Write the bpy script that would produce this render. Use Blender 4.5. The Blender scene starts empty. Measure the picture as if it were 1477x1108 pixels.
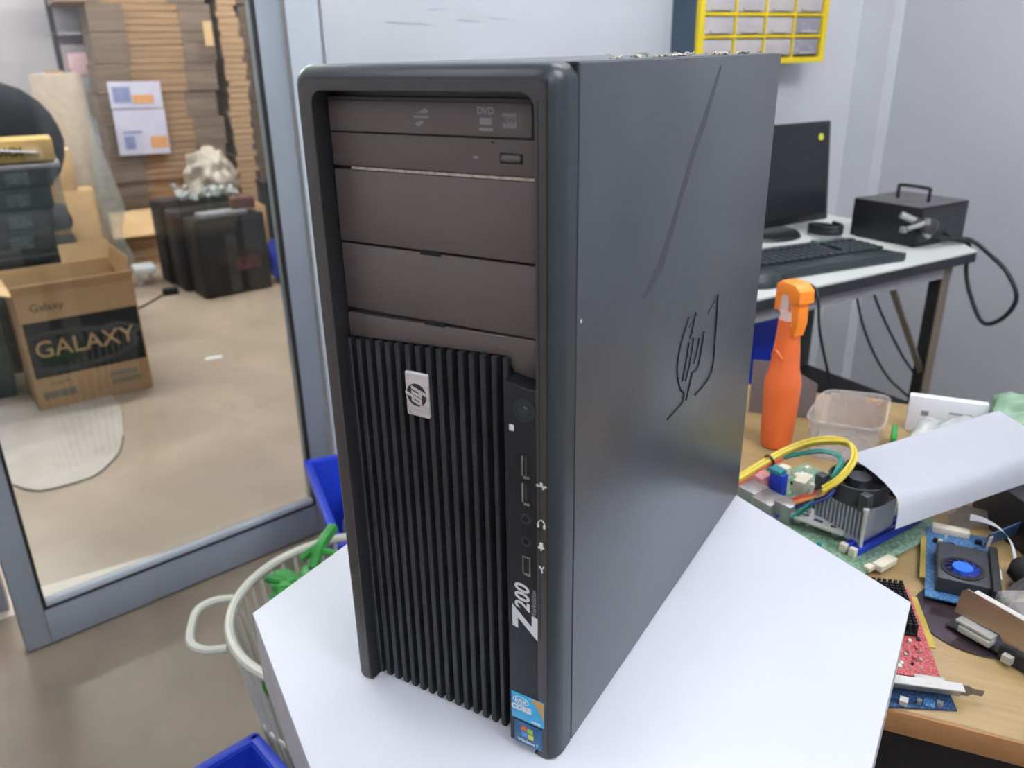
import bpy, bmesh, math, random
from mathutils import Matrix, Vector, noise
random.seed(7)
S = bpy.context.scene
COL = S.collection
PI = math.pi

# ------------------------------------------------------------------ camera, world, exposure
cd = bpy.data.cameras.new('camera'); cam = bpy.data.objects.new('camera', cd); COL.objects.link(cam)
cam.location = (0.196122651, -0.371864493, 0.452940025)
cam.rotation_euler = (1.18418508, 0.0172062218, 0.539744425)
cd.sensor_fit = 'HORIZONTAL'; cd.sensor_width = 36.0; cd.lens = 36.0 * 1177.83 / 1477
cd.clip_start = 0.01
cd.dof.use_dof = True; cd.dof.focus_distance = 0.62; cd.dof.aperture_fstop = 8.5
S.camera = cam
S.view_settings.view_transform = 'Standard'; S.view_settings.look = 'None'
S.view_settings.gamma = 1.0; S.view_settings.use_curve_mapping = False
S.view_settings.exposure = 0.55
w = bpy.data.worlds.new('world'); S.world = w; w.use_nodes = True
w.node_tree.nodes['Background'].inputs[0].default_value = (0.8, 0.87, 1, 1)
w.node_tree.nodes['Background'].inputs[1].default_value = 0.25
LAMP_COOL = 42.0     # tubes of this room
LAMP_WARM = 125.0     # tubes of the store room
ANG = math.radians(61.7)
UX = Vector((math.cos(ANG), math.sin(ANG), 0)); NX = Vector((-math.sin(ANG), math.cos(ANG), 0))
def wp(u, n, z=0): return UX * u + NX * n + Vector((0, 0, z))
FL = -0.75           # floor level; the top of the white table is z = 0
CEIL = 1.95

# ------------------------------------------------------------------ materials
def lin(c):
    r = []
    for v in c[:3]:
        v = v / 255.0
        r.append(v / 12.92 if v <= 0.04045 else ((v + 0.055) / 1.055) ** 2.4)
    return (*r, 1.0)
def nd(nt, t, **k):
    n = nt.nodes.new(t)
    for a, b in k.items(): setattr(n, a, b)
    return n
def mat(name, c, rough=0.6, metal=0.0, c2=None, scale=30.0, detail=4.0, bump=0.0, bscale=None, spec=0.5, trans=0.0,
        alpha=1.0, coat=0.0, stretch=None, lo=0.35, hi=0.65, emit=0.0, ior=1.45):
    m = bpy.data.materials.new(name); m.use_nodes = True; nt = m.node_tree
    b = nt.nodes['Principled BSDF']
    b.inputs['Base Color'].default_value = lin(c); b.inputs['Roughness'].default_value = rough
    b.inputs['Metallic'].default_value = metal; b.inputs['Specular IOR Level'].default_value = spec
    b.inputs['Transmission Weight'].default_value = trans; b.inputs['Alpha'].default_value = alpha
    b.inputs['Coat Weight'].default_value = coat; b.inputs['IOR'].default_value = ior
    if emit:
        b.inputs['Emission Color'].default_value = lin(c); b.inputs['Emission Strength'].default_value = emit
    tc = nd(nt, 'ShaderNodeTexCoord'); mp = nd(nt, 'ShaderNodeMapping')
    nt.links.new(tc.outputs['Object'], mp.inputs[0])
    if stretch: mp.inputs['Scale'].default_value = stretch
    if c2:
        nz = nd(nt, 'ShaderNodeTexNoise'); nz.inputs['Scale'].default_value = scale; nz.inputs['Detail'].default_value = detail
        nt.links.new(mp.outputs[0], nz.inputs['Vector'])
        cr = nd(nt, 'ShaderNodeValToRGB'); cr.color_ramp.elements[0].position = lo; cr.color_ramp.elements[1].position = hi
        cr.color_ramp.elements[0].color = lin(c); cr.color_ramp.elements[1].color = lin(c2)
        nt.links.new(nz.outputs['Fac'], cr.inputs[0]); nt.links.new(cr.outputs[0], b.inputs['Base Color'])
    if bump:
        nb = nd(nt, 'ShaderNodeTexNoise'); nb.inputs['Scale'].default_value = bscale or scale; nb.inputs['Detail'].default_value = 3
        nt.links.new(mp.outputs[0], nb.inputs['Vector'])
        bp = nd(nt, 'ShaderNodeBump'); bp.inputs['Strength'].default_value = bump; bp.inputs['Distance'].default_value = 0.002
        nt.links.new(nb.outputs['Fac'], bp.inputs['Height']); nt.links.new(bp.outputs[0], b.inputs['Normal'])
    return m
def glass_mat(name, tint=(240, 246, 246), ior=1.5, gloss=1.0):
    m = bpy.data.materials.new(name); m.use_nodes = True; nt = m.node_tree; nt.nodes.clear()
    o = nd(nt, 'ShaderNodeOutputMaterial'); t = nd(nt, 'ShaderNodeBsdfTransparent'); g = nd(nt, 'ShaderNodeBsdfGlossy')
    t.inputs[0].default_value = lin(tint); g.inputs['Roughness'].default_value = 0.02
    f = nd(nt, 'ShaderNodeFresnel'); f.inputs[0].default_value = ior; mx = nd(nt, 'ShaderNodeMixShader')
    nt.links.new(f.outputs[0], mx.inputs[0]); nt.links.new(t.outputs[0], mx.inputs[1]); nt.links.new(g.outputs[0], mx.inputs[2])
    nt.links.new(mx.outputs[0], o.inputs[0]); return m
def film_mat(name, c, opacity=0.45, rough=0.25):
    """thin translucent plastic: part see-through, part milky"""
    m = bpy.data.materials.new(name); m.use_nodes = True; nt = m.node_tree
    b = nt.nodes['Principled BSDF']; b.inputs['Base Color'].default_value = lin(c); b.inputs['Roughness'].default_value = rough
    o = nt.nodes['Material Output']; t = nd(nt, 'ShaderNodeBsdfTransparent'); mx = nd(nt, 'ShaderNodeMixShader')
    tc = nd(nt, 'ShaderNodeTexCoord'); nz = nd(nt, 'ShaderNodeTexNoise'); nz.inputs['Scale'].default_value = 25
    nt.links.new(tc.outputs['Object'], nz.inputs['Vector'])
    mr = nd(nt, 'ShaderNodeMapRange'); mr.inputs['To Min'].default_value = max(0, opacity - 0.15); mr.inputs['To Max'].default_value = min(1, opacity + 0.15)
    nt.links.new(nz.outputs['Fac'], mr.inputs['Value']); nt.links.new(mr.outputs[0], mx.inputs[0])
    nt.links.new(t.outputs[0], mx.inputs[1]); nt.links.new(b.outputs[0], mx.inputs[2]); nt.links.new(mx.outputs[0], o.inputs[0])
    return m
def lamp_mat(name, c, s):
    m = bpy.data.materials.new(name); m.use_nodes = True; nt = m.node_tree; nt.nodes.clear()
    o = nd(nt, 'ShaderNodeOutputMaterial'); e = nd(nt, 'ShaderNodeEmission'); e.inputs[0].default_value = lin(c); e.inputs[1].default_value = s
    nt.links.new(e.outputs[0], o.inputs[0]); return m

M = {}
M['wall'] = mat('wall_paint', (206, 209, 214), 0.55, c2=(198, 201, 207), scale=2.5, bump=0.05, bscale=60)
M['wall_r'] = mat('wall_paint_grey', (186, 189, 196), 0.6, c2=(176, 180, 187), scale=1.6)
M['wall_store'] = mat('wall_paint_store', (200, 196, 202), 0.6, c2=(188, 184, 190), scale=2)
M['white_board'] = mat('whiteboard', (188, 193, 199), 0.3, c2=(183, 188, 194), scale=3)
M['blue_board'] = mat('blue_board', (62, 82, 100), 0.6, c2=(70, 90, 108), scale=8)
M['floor_in'] = mat('polished_concrete', (152, 140, 122), 0.42, c2=(116, 106, 92), scale=3.2, detail=8, bump=0.05, bscale=8, lo=.3, hi=.72)
M['floor_out'] = mat('polished_concrete_warm_lit', (182, 162, 146), 0.32, c2=(156, 138, 122), scale=2.6, detail=8, lo=.3, hi=.7)  # same concrete as indoors, with the store's warmer light put into the colour
M['patch'] = mat('concrete_patch', (200, 190, 184), 0.45, c2=(184, 174, 166), scale=6)
M['ceil'] = mat('ceiling_paint', (215, 217, 220), 0.8, c2=(208, 210, 214), scale=2)
M['alu'] = mat('grey_painted_aluminium', (146, 154, 163), 0.42, 0.15, c2=(138, 146, 156), scale=5)
M['alu_light'] = mat('light_painted_aluminium', (184, 194, 202), 0.45, 0.1, c2=(178, 188, 196), scale=5)
M['seal'] = mat('black_rubber_seal', (26, 27, 30), 0.6, c2=(34, 35, 38))
M['glass'] = glass_mat('door_glass')
M['tab_white'] = mat('white_laminate', (196, 200, 210), 0.4, c2=(191, 195, 205), scale=4)
M['tab_edge'] = mat('grey_edge_band', (178, 180, 186), 0.5, c2=(168, 170, 176), scale=20)
M['steel'] = mat('black_painted_steel', (74, 79, 86), 0.29, 0.35, c2=(68, 73, 80), scale=14, bump=0.1, bscale=900, detail=6, spec=1.0)
M['scuff'] = mat('dull_scuff', (63, 67, 73), 0.42, 0.35, c2=(68, 72, 79), scale=40)
M['panel'] = mat('dim_panel_plastic', (20, 23, 29), 0.45, c2=(18, 20, 26), scale=12, bump=0.1, bscale=1200)  # darker than the bezel: the dim lower reflections are put into the colour
M['bezel'] = mat('black_plastic', (55, 52, 53), 0.37, c2=(50, 47, 48), scale=12, spec=0.9, bump=0.12, bscale=1200)
M['bezel_gloss'] = mat('dark_shell_plastic', (43, 50, 55), 0.36, c2=(39, 46, 51), scale=9)
M['bay'] = mat('charcoal_sheen_plastic', (91, 82, 80), 0.42, c2=(82, 74, 73), scale=7, spec=1.0, bump=0.15, bscale=1500)  # brown sheen of reflected light put into the base colour
M['fin'] = mat('grille_plastic', (46, 48, 52), 0.45, c2=(38, 40, 44), scale=20)
M['black'] = mat('matte_black', (14, 14, 16), 0.7, c2=(20, 20, 22))
M['groove'] = mat('groove_black', (20, 21, 24), 0.6, c2=(26, 27, 30))
M['silver'] = mat('brushed_silver', (214, 210, 210), 0.35, 0.35, c2=(196, 192, 194), scale=40, stretch=(1, 1, 12))
M['print_grey'] = mat('grey_print', (140, 139, 146), 0.6, c2=(128, 127, 134))
M['print_white'] = mat('white_print', (214, 216, 220), 0.6, c2=(200, 202, 206))
M['print_dark'] = mat('dark_print', (40, 36, 34), 0.7, c2=(52, 47, 44))
M['stk_blue'] = mat('sticker_blue', (26, 142, 200), 0.3, c2=(60, 170, 216), scale=60)
M['stk_gold'] = mat('sticker_gold', (190, 150, 80), 0.35, c2=(170, 132, 66))
M['stk_win'] = mat('sticker_flag_blue', (44, 108, 150), 0.3, c2=(20, 56, 110), scale=45)
M['flag_r'] = mat('flag_red', (206, 96, 50), 0.4, c2=(196, 88, 44)); M['flag_g'] = mat('flag_green', (150, 190, 60), 0.4, c2=(140, 180, 54))
M['flag_b'] = mat('flag_blue', (90, 150, 210), 0.4, c2=(80, 140, 200)); M['flag_y'] = mat('flag_yellow', (216, 206, 70), 0.4, c2=(206, 196, 60))
M['usb_metal'] = mat('port_metal', (176, 172, 164), 0.35, 0.3, c2=(120, 116, 110))
M['basket'] = mat('cream_coated_wire', (206, 208, 196), 0.4, c2=(196, 198, 186), scale=12)
M['green'] = mat('green_plastic', (52, 150, 62), 0.4, c2=(36, 120, 48), scale=20)
M['dark_green'] = mat('dark_green_plastic', (22, 44, 40), 0.5, c2=(16, 34, 32), scale=10)
M['blue'] = mat('blue_crate_plastic', (36, 66, 200), 0.4, c2=(30, 56, 180), scale=9)
M['grey_clump'] = mat('grey_plastic_scrap', (170, 172, 172), 0.5, c2=(120, 122, 124), scale=30)
M['maroon'] = mat('maroon_plastic', (96, 52, 54), 0.5, c2=(60, 40, 40), scale=30)
M['wood'] = mat('desk_wood', (158, 134, 92), 0.42, c2=(148, 124, 84), scale=14, stretch=(1, 9, 1), detail=6)
M['wood_edge'] = mat('desk_edge', (160, 116, 74), 0.5, c2=(150, 108, 68), scale=20, stretch=(2, 20, 8))
M['orange'] = mat('orange_plastic', (226, 110, 56), 0.3, c2=(218, 102, 50), scale=6, spec=0.5)
M['orange_l'] = mat('bright_orange_plastic', (250, 140, 46), 0.35, c2=(246, 134, 42), scale=6)
M['pale_pink'] = mat('milky_plastic', (226, 196, 188), 0.4, c2=(218, 186, 178))
M['clear'] = film_mat('frosted_plastic', (206, 200, 198), 0.34, 0.3)
M['bag'] = film_mat('crinkled_clear_film', (200, 206, 204), 0.5, 0.2)
M['bag_green'] = film_mat('green_tinted_film', (150, 188, 160), 0.6, 0.25)
M['paper'] = mat('white_paper', (226, 229, 236), 0.6, c2=(220, 223, 230), scale=8)
M['sheet'] = mat('white_plastic_sheet', (222, 225, 234), 0.28, c2=(216, 220, 230), scale=5)
M['grey_card'] = mat('grey_card', (104, 94, 94), 0.7, c2=(94, 85, 85), scale=12)
M['pcb'] = mat('green_circuit_board', (84, 122, 96), 0.45, c2=(130, 152, 134), scale=260, detail=6, lo=.42, hi=.58)
M['pcb_blue'] = mat('blue_circuit_board', (48, 92, 140), 0.4, c2=(100, 140, 176), scale=420, detail=6, lo=.48, hi=.62)
M['pcb_navy'] = mat('navy_circuit_board', (28, 52, 88), 0.4, c2=(60, 96, 134), scale=420, detail=6, lo=.5, hi=.62)
M['pcb_red'] = mat('red_circuit_board', (150, 48, 52), 0.4, c2=(178, 100, 102), scale=420, detail=6, lo=.45, hi=.58)
M['pcb_black'] = mat('black_circuit_board', (26, 28, 32), 0.45, c2=(50, 52, 58), scale=140, lo=.5, hi=.65)
M['gold'] = mat('gold_contacts', (190, 168, 80), 0.35, 0.4, c2=(172, 150, 66))
M['metal'] = mat('bare_metal', (176, 176, 176), 0.35, 0.7, c2=(156, 156, 158), scale=20)
M['metal_l'] = mat('bright_connector', (204, 204, 200), 0.35, 0.3, c2=(190, 190, 186))
M['bracket'] = mat('steel_bracket', (190, 176, 160), 0.32, 0.75, c2=(170, 154, 138), scale=12)
M['fin_alu'] = mat('aluminium_fins', (176, 182, 190), 0.4, 0.2, c2=(160, 166, 176), scale=30)
M['fan_black'] = mat('fan_plastic', (54, 56, 62), 0.4, c2=(46, 48, 53))
M['fan_blue'] = mat('blue_fan_plastic', (40, 110, 220), 0.35, c2=(34, 98, 206))
M['slot_blue'] = mat('blue_slot_plastic', (36, 64, 190), 0.4, c2=(30, 54, 170))
M['cream'] = mat('cream_connector', (214, 208, 190), 0.5, c2=(200, 194, 174))
M['pink'] = mat('pink_connector', (214, 150, 150), 0.5, c2=(204, 140, 140))
M['teal'] = mat('teal_connector', (40, 140, 150), 0.4, c2=(34, 126, 138))
M['y_wire'] = mat('yellow_wire', (206, 186, 84), 0.4, c2=(200, 182, 58)); M['r_wire'] = mat('red_wire', (206, 84, 76), 0.4, c2=(196, 76, 68))
M['o_wire'] = mat('orange_wire', (226, 144, 80), 0.4, c2=(214, 134, 70)); M['t_wire'] = mat('teal_wire', (48, 136, 124), 0.4, c2=(40, 124, 114))
M['k_wire'] = mat('black_cable', (24, 26, 30), 0.45, c2=(32, 34, 38)); M['b_wire'] = mat('blue_wire', (50, 66, 150), 0.4, c2=(44, 60, 140))
M['disc'] = mat('disc_plastic', (70, 56, 66), 0.15, 0.7, c2=(96, 84, 90), scale=5)
M['bench_top'] = mat('bench_laminate', (204, 208, 204), 0.45, c2=(196, 200, 196), scale=6)
M['bench_edge'] = mat('dark_bench_edge', (44, 46, 54), 0.5, c2=(38, 40, 48))
M['bench_rail'] = mat('grey_bench_rail', (150, 150, 156), 0.5, c2=(140, 140, 146))
M['leg_brown'] = mat('brown_leg_face', (124, 114, 100), 0.5, c2=(110, 100, 88), scale=10)
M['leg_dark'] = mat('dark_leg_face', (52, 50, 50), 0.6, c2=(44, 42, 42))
M['screen'] = mat('screen_black', (34, 36, 40), 0.28, c2=(36, 38, 42))
M['mon_frame'] = mat('monitor_plastic', (28, 30, 33), 0.35, c2=(24, 26, 29))
M['key'] = mat('key_plastic', (54, 60, 66), 0.45, c2=(46, 52, 58)); M['kb'] = mat('keyboard_plastic', (44, 52, 56), 0.4, c2=(38, 46, 50))
M['lime'] = mat('lime_sticker', (206, 214, 50), 0.5, c2=(196, 204, 44))
M['box_blk'] = mat('black_box_steel', (20, 21, 25), 0.45, c2=(26, 27, 31), scale=12)
M['box_grey'] = mat('worn_box_top', (92, 90, 92), 0.5, c2=(76, 74, 78), scale=16)
M['yellow'] = mat('yellow_plastic', (224, 200, 40), 0.4, c2=(216, 190, 34), scale=9)
M['drawer'] = mat('frosted_drawer', (172, 168, 172), 0.35, c2=(186, 180, 178), scale=14)
M['drawer_d'] = mat('filled_drawer', (138, 136, 146), 0.35, c2=(176, 176, 184), scale=60, lo=.55, hi=.72)
M['card'] = mat('brown_cardboard', (172, 136, 100), 0.75, c2=(160, 124, 90), scale=5)
M['card_l'] = mat('light_cardboard', (206, 172, 130), 0.75, c2=(196, 160, 118), scale=5)
M['card_layers'] = mat('cardboard_edges', (164, 130, 98), 0.8, c2=(134, 106, 82), scale=9, stretch=(.25, .25, 9), detail=5)
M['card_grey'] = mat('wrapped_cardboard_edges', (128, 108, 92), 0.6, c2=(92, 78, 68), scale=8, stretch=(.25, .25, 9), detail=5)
M['card_tan'] = mat('tan_cardboard_ends', (190, 156, 122), 0.75, c2=(170, 136, 104), scale=7, stretch=(.4, .4, 10), detail=5)
M['roll'] = film_mat('stretch_film', (206, 188, 172), 0.82, 0.3)
M['white_bag'] = mat('white_plastic_bag', (190, 180, 168), 0.35, c2=(172, 160, 146), scale=20, bump=0.8, bscale=40)
M['poster'] = mat('printed_paper', (204, 200, 220), 0.5, c2=(190, 188, 212), scale=9)
M['poster_ink'] = mat('blue_ink', (120, 124, 170), 0.6, c2=(140, 144, 184), scale=30)
M['poster_org'] = mat('orange_ink', (214, 156, 106), 0.6, c2=(204, 146, 96), scale=30)
M['shelf_d'] = mat('dark_shelf_post', (56, 54, 66), 0.5, c2=(48, 46, 58)); M['shelf_g'] = mat('grey_shelf_panel', (186, 182, 190), 0.5, c2=(176, 172, 180))
M['pinkp'] = mat('pink_plastic', (224, 190, 198), 0.5, c2=(214, 178, 188))
M['case_blk'] = mat('dark_computer_case', (24, 23, 25), 0.5, c2=(34, 32, 33), scale=8); M['crate_dark'] = film_mat('smoky_clear_crate', (120, 132, 138), 0.16, 0.2)
M['crate_in'] = mat('dark_packed_goods', (12, 16, 20), 0.6, c2=(18, 24, 30), scale=9)
M['label_g'] = mat('printed_label', (104, 118, 118), 0.6, c2=(44, 54, 60), scale=70)
M['box_y'] = mat('yellow_carton', (196, 158, 96), 0.6, c2=(186, 148, 86)); M['chair_b'] = mat('black_mesh_fabric', (26, 28, 36), 0.8, c2=(32, 34, 42))
M['sill'] = mat('pale_threshold', (222, 210, 200), 0.4, c2=(214, 202, 190))
M['dust'] = mat('dust_fluff', (184, 182, 172), 0.9, c2=(120, 118, 108), scale=200)
M['edge_line'] = mat('speckled_edge', (150, 140, 130), 0.6, c2=(190, 180, 170), scale=260, detail=3)
M['dirt'] = mat('ink_marks', (174, 180, 187), 0.6, c2=(178, 184, 191))

# ------------------------------------------------------------------ geometry helpers
class G:
    """collects shapes, then links them as one mesh object"""
    def __init__(s): s.b = bmesh.new()
    def _take(s, v, m):
        if m is not None: bmesh.ops.transform(s.b, matrix=m, verts=v)
        return s
    def box(s, x0, x1, y0, y1, z0, z1, m=None, bev=0.0, seg=2):
        r = bmesh.ops.create_cube(s.b, size=1.0)['verts']
        bmesh.ops.transform(s.b, matrix=Matrix.Translation(((x0+x1)/2, (y0+y1)/2, (z0+z1)/2)) @ Matrix.Diagonal((abs(x1-x0), abs(y1-y0), abs(z1-z0), 1)), verts=r)
        if bev > 0:
            es = list({e for v in r for e in v.link_edges})
            q = bmesh.ops.bevel(s.b, geom=es, offset=bev, segments=seg, affect='EDGES', profile=0.5)
            r = list({v for f in q['faces'] for v in f.verts} | {v for v in r if v.is_valid})
        return s._take(r, m)
    def prism(s, poly, z0, z1, m=None, bev=0.0):
        a = [s.b.verts.new((x, y, z0)) for x, y in poly]; c = [s.b.verts.new((x, y, z1)) for x, y in poly]
        n = len(poly); fs = [s.b.faces.new(a[::-1]), s.b.faces.new(c)]
        for i in range(n): fs.append(s.b.faces.new((a[i], a[(i+1) % n], c[(i+1) % n], c[i])))
        bmesh.ops.recalc_face_normals(s.b, faces=fs)
        vs = a + c
        if bev:
            es = [e for e in fs[1].edges]
            q = bmesh.ops.bevel(s.b, geom=es, offset=bev, segments=2, affect='EDGES', profile=0.5)
            vs = list({v for f in q['faces'] for v in f.verts} | {v for v in vs if v.is_valid})
        return s._take(vs, m)
    def cyl(s, p, q, r, r2=None, n=16, m=None, caps=True):
        p, q = Vector(p), Vector(q); d = q - p
        v = bmesh.ops.create_cone(s.b, cap_ends=caps, segments=n, radius1=r, radius2=r if r2 is None else r2, depth=d.length)['verts']
        t = Matrix.Translation((p+q)/2) @ d.to_track_quat('Z', 'Y').to_matrix().to_4x4()
        bmesh.ops.transform(s.b, matrix=t, verts=v)
        return s._take(v, m)
    def ring(s, c, ax, r0, r1, h, n=24, m=None):
        """flat washer with thickness h along ax"""
        c = Vector(c); t = Matrix.Translation(c) @ Vector(ax).to_track_quat('Z', 'Y').to_matrix().to_4x4()
        rows = []
        for (r, z) in ((r0, 0), (r1, 0), (r1, h), (r0, h)):
            rows.append([s.b.verts.new(t @ Vector((r*math.cos(2*PI*i/n), r*math.sin(2*PI*i/n), z))) for i in range(n)])
        for k in range(4):
            for i in range(n): s.b.faces.new((rows[k][i], rows[k][(i+1) % n], rows[(k+1) % 4][(i+1) % n], rows[(k+1) % 4][i]))
        return s._take([v for r in rows for v in r], m)
    def lathe(s, prof, n=24, sx=1, sy=1, m=None, cap=True):
        rows = [[s.b.verts.new((r*sx*math.cos(2*PI*i/n), r*sy*math.sin(2*PI*i/n), z)) for i in range(n)] for r, z in prof]
        for k in range(len(rows)-1):
            for i in range(n): s.b.faces.new((rows[k][i], rows[k][(i+1) % n], rows[k+1][(i+1) % n], rows[k+1][i]))
        if cap: s.b.faces.new(rows[0][::-1]); s.b.faces.new(rows[-1])
        return s._take([v for r in rows for v in r], m)
    def tube(s, pts, r, n=8, smooth=True, closed=False, m=None, sub=6):
        pts = [Vector(p) for p in pts]
        if smooth and len(pts) > 2:
            out = []; N = len(pts); rng = range(N if closed else N-1)
            for i in rng:
                p0 = pts[(i-1) % N] if (closed or i > 0) else pts[0]; p1 = pts[i]; p2 = pts[(i+1) % N]
                p3 = pts[(i+2) % N] if (closed or i+2 < N) else pts[-1]
                for k in range(sub):
                    t = k / sub
                    out.append(0.5*((2*p1)+(-p0+p2)*t+(2*p0-5*p1+4*p2-p3)*t*t+(-p0+3*p1-3*p2+p3)*t**3))
            if not closed: out.append(pts[-1])
            pts = out
        N = len(pts); rows = []; ref = None
        for i, p in enumerate(pts):
            a = pts[(i-1) % N] if (closed or i > 0) else p; c = pts[(i+1) % N] if (closed or i < N-1) else p
            d = (c - a).normalized()
            if ref is None: ref = d.orthogonal().normalized()
            ref = (ref - d*ref.dot(d)).normalized(); o = d.cross(ref)
            rows.append([s.b.verts.new(p + (ref*math.cos(2*PI*k/n) + o*math.sin(2*PI*k/n))*r) for k in range(n)])
        for i in range(N if closed else N-1):
            A, B = rows[i], rows[(i+1) % N]
            for k in range(n): s.b.faces.new((A[k], A[(k+1) % n], B[(k+1) % n], B[k]))
        if not closed: s.b.faces.new(rows[0][::-1]); s.b.faces.new(rows[-1])
        return s._take([v for r_ in rows for v in r_], m)
    def grid(s, f, nu, nv, thick=0.0):
        """surface f(i/nu, j/nv) -> point, given a thickness by solidify"""
        V = [[s.b.verts.new(f(i/nu, j/nv)) for j in range(nv+1)] for i in range(nu+1)]
        fs = [s.b.faces.new((V[i][j], V[i+1][j], V[i+1][j+1], V[i][j+1])) for i in range(nu) for j in range(nv)]
        if thick: bmesh.ops.solidify(s.b, geom=fs, thickness=thick)
        return s
    def blob(s, c, r, amp=0.25, freq=3.0, sub=3, sc=(1, 1, 1), seed=0):
        v = bmesh.ops.create_icosphere(s.b, subdivisions=sub, radius=1.0)['verts']
        for q in v:
            k = 1 + amp*noise.noise(q.co*freq + Vector((seed*7.3, seed, -seed)))
            q.co = Vector((q.co.x*r*sc[0]*k + c[0], q.co.y*r*sc[1]*k + c[1], q.co.z*r*sc[2]*k + c[2]))
        return s

ROOTW = {}
def smooth_by_angle(me, ang=0.7):
    b = bmesh.new(); b.from_mesh(me)
    for f in b.faces: f.smooth = True
    for e in b.edges:
        if len(e.link_faces) == 2: e.smooth = e.calc_face_angle(0) < ang
        else: e.smooth = False
    b.to_mesh(me); b.free()
def root_of(o):
    while o.parent: o = o.parent
    return o
def obj(name, g, m, parent=None, loc=None, world=False, kind=None, flat=False, label=None, group=None):
    bmesh.ops.recalc_face_normals(g.b, faces=g.b.faces)
    me = bpy.data.meshes.new(name); g.b.to_mesh(me); g.b.free()
    o = bpy.data.objects.new(name, me); COL.objects.link(o); me.materials.append(m)
    if parent is not None:
        o.parent = parent
        if world: me.transform(ROOTW[root_of(parent).name].inverted())
    if loc is not None:
        if parent is None: me.transform(Matrix.Translation(-Vector(loc)))
        o.location = loc
    if not flat: smooth_by_angle(me)
    if kind: o['kind'] = kind
    if label: o['label'] = label
    if group: o['group'] = group
    ROOTW[o.name] = Matrix.Translation(Vector(loc)) if (loc is not None and parent is None) else Matrix()
    return o
def thing(name, label, cat, loc=(0, 0, 0), rot=0.0, group=None):
    o = bpy.data.objects.new(name, None); COL.objects.link(o); o.empty_display_size = 0.02
    o.location = loc; o.rotation_euler = (0, 0, rot); o['label'] = label; o['category'] = cat
    if group: o['group'] = group
    ROOTW[o.name] = Matrix.Translation(Vector(loc)) @ Matrix.Rotation(rot, 4, 'Z')
    return o
def tag(o, label, cat, group=None, kind=None):
    o['label'] = label; o['category'] = cat
    if group: o['group'] = group
    if kind: o['kind'] = kind
    return o
def text(name, body, size, m, parent, M4, depth=0.0004, sx=1.0, bold=0.0, shear=0.0):
    c = bpy.data.curves.new(name, 'FONT'); c.body = body; c.size = size; c.extrude = depth; c.offset = bold; c.shear = shear
    c.align_x = 'CENTER'; c.align_y = 'CENTER'; c.resolution_u = 3
    t = bpy.data.objects.new(name, c); COL.objects.link(t)
    bpy.context.view_layer.update()
    me = bpy.data.meshes.new_from_object(t); COL.objects.unlink(t); bpy.data.objects.remove(t)
    o = bpy.data.objects.new(name, me); COL.objects.link(o); me.materials.clear(); me.materials.append(m)
    me.transform(M4 @ Matrix.Diagonal((sx, 1, 1, 1))); o.parent = parent
    return o
def frame(o, x, y, z=(0, 0, 1)):
    """matrix whose local x,y map to the given world directions at o"""
    x = Vector(x).normalized(); y = Vector(y).normalized(); z = x.cross(y)
    return Matrix(((x.x, y.x, z.x, o[0]), (x.y, y.y, z.y, o[1]), (x.z, y.z, z.z, o[2]), (0, 0, 0, 1)))
def rot2(a): return Matrix.Rotation(a, 4, 'Z')

# ------------------------------------------------------------------ the room
def wallbox(name, u0, u1, n0, n1, z0, z1, m):
    g = G().box(u0, u1, n0, n1, z0, z1, m=rot2(ANG)); return obj(name, g, m, kind='structure')
wallbox('floor', -3.2, 2.4, -2.8, 1.62, FL-0.1, FL, M['floor_in'])
wallbox('floor_store', -3.2, 4.0, 1.62, 7.4, FL-0.1, FL, M['floor_out'])
wallbox('ceiling', -3.2, 2.4, -2.8, 1.69, CEIL, CEIL+0.1, M['ceil'])
wallbox('ceiling_store', -3.2, 4.0, 1.69, 7.4, CEIL, CEIL+0.1, M['ceil'])
wallbox('wall_back', 0.405, 2.283, 1.57, 1.69, FL, CEIL, M['wall'])
wallbox('wall_lintel', -3.2, 0.405, 1.57, 1.69, 1.42, CEIL, M['wall'])
wallbox('wall_right', 2.283, 2.4, -2.8, 1.69, FL, CEIL, M['wall_r'])
wallbox('wall_column', 2.232, 2.283, 1.45, 1.57, FL, CEIL, M['wall'])
wallbox('wall_left', -3.3, -3.2, -2.8, 7.4, FL, CEIL, M['wall'])
wallbox('wall_front', -3.2, 2.4, -2.9, -2.8, FL, CEIL, M['wall'])
wallbox('wall_store_back', -3.2, 4.0, 7.0, 7.1, FL, CEIL, M['wall_store'])
wallbox('wall_store_right', 3.9, 4.0, 1.69, 7.0, FL, CEIL, M['wall_store'])
wallbox('wall_store_front', 2.4, 4.0, 1.57, 1.69, FL, CEIL, M['wall_store'])
wallbox('trim_1', 0.335, 0.405, 1.555, 1.70, FL, 1.42, M['alu_light'])          # door jamb
wallbox('trim_2', -1.25, 0.335, 1.60, 1.69, FL, FL+0.004, M['sill'])            # threshold
wallbox('trim_3', -3.2, 0.405, 1.555, 1.70, 1.36, 1.42, M['alu_light'])

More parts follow.
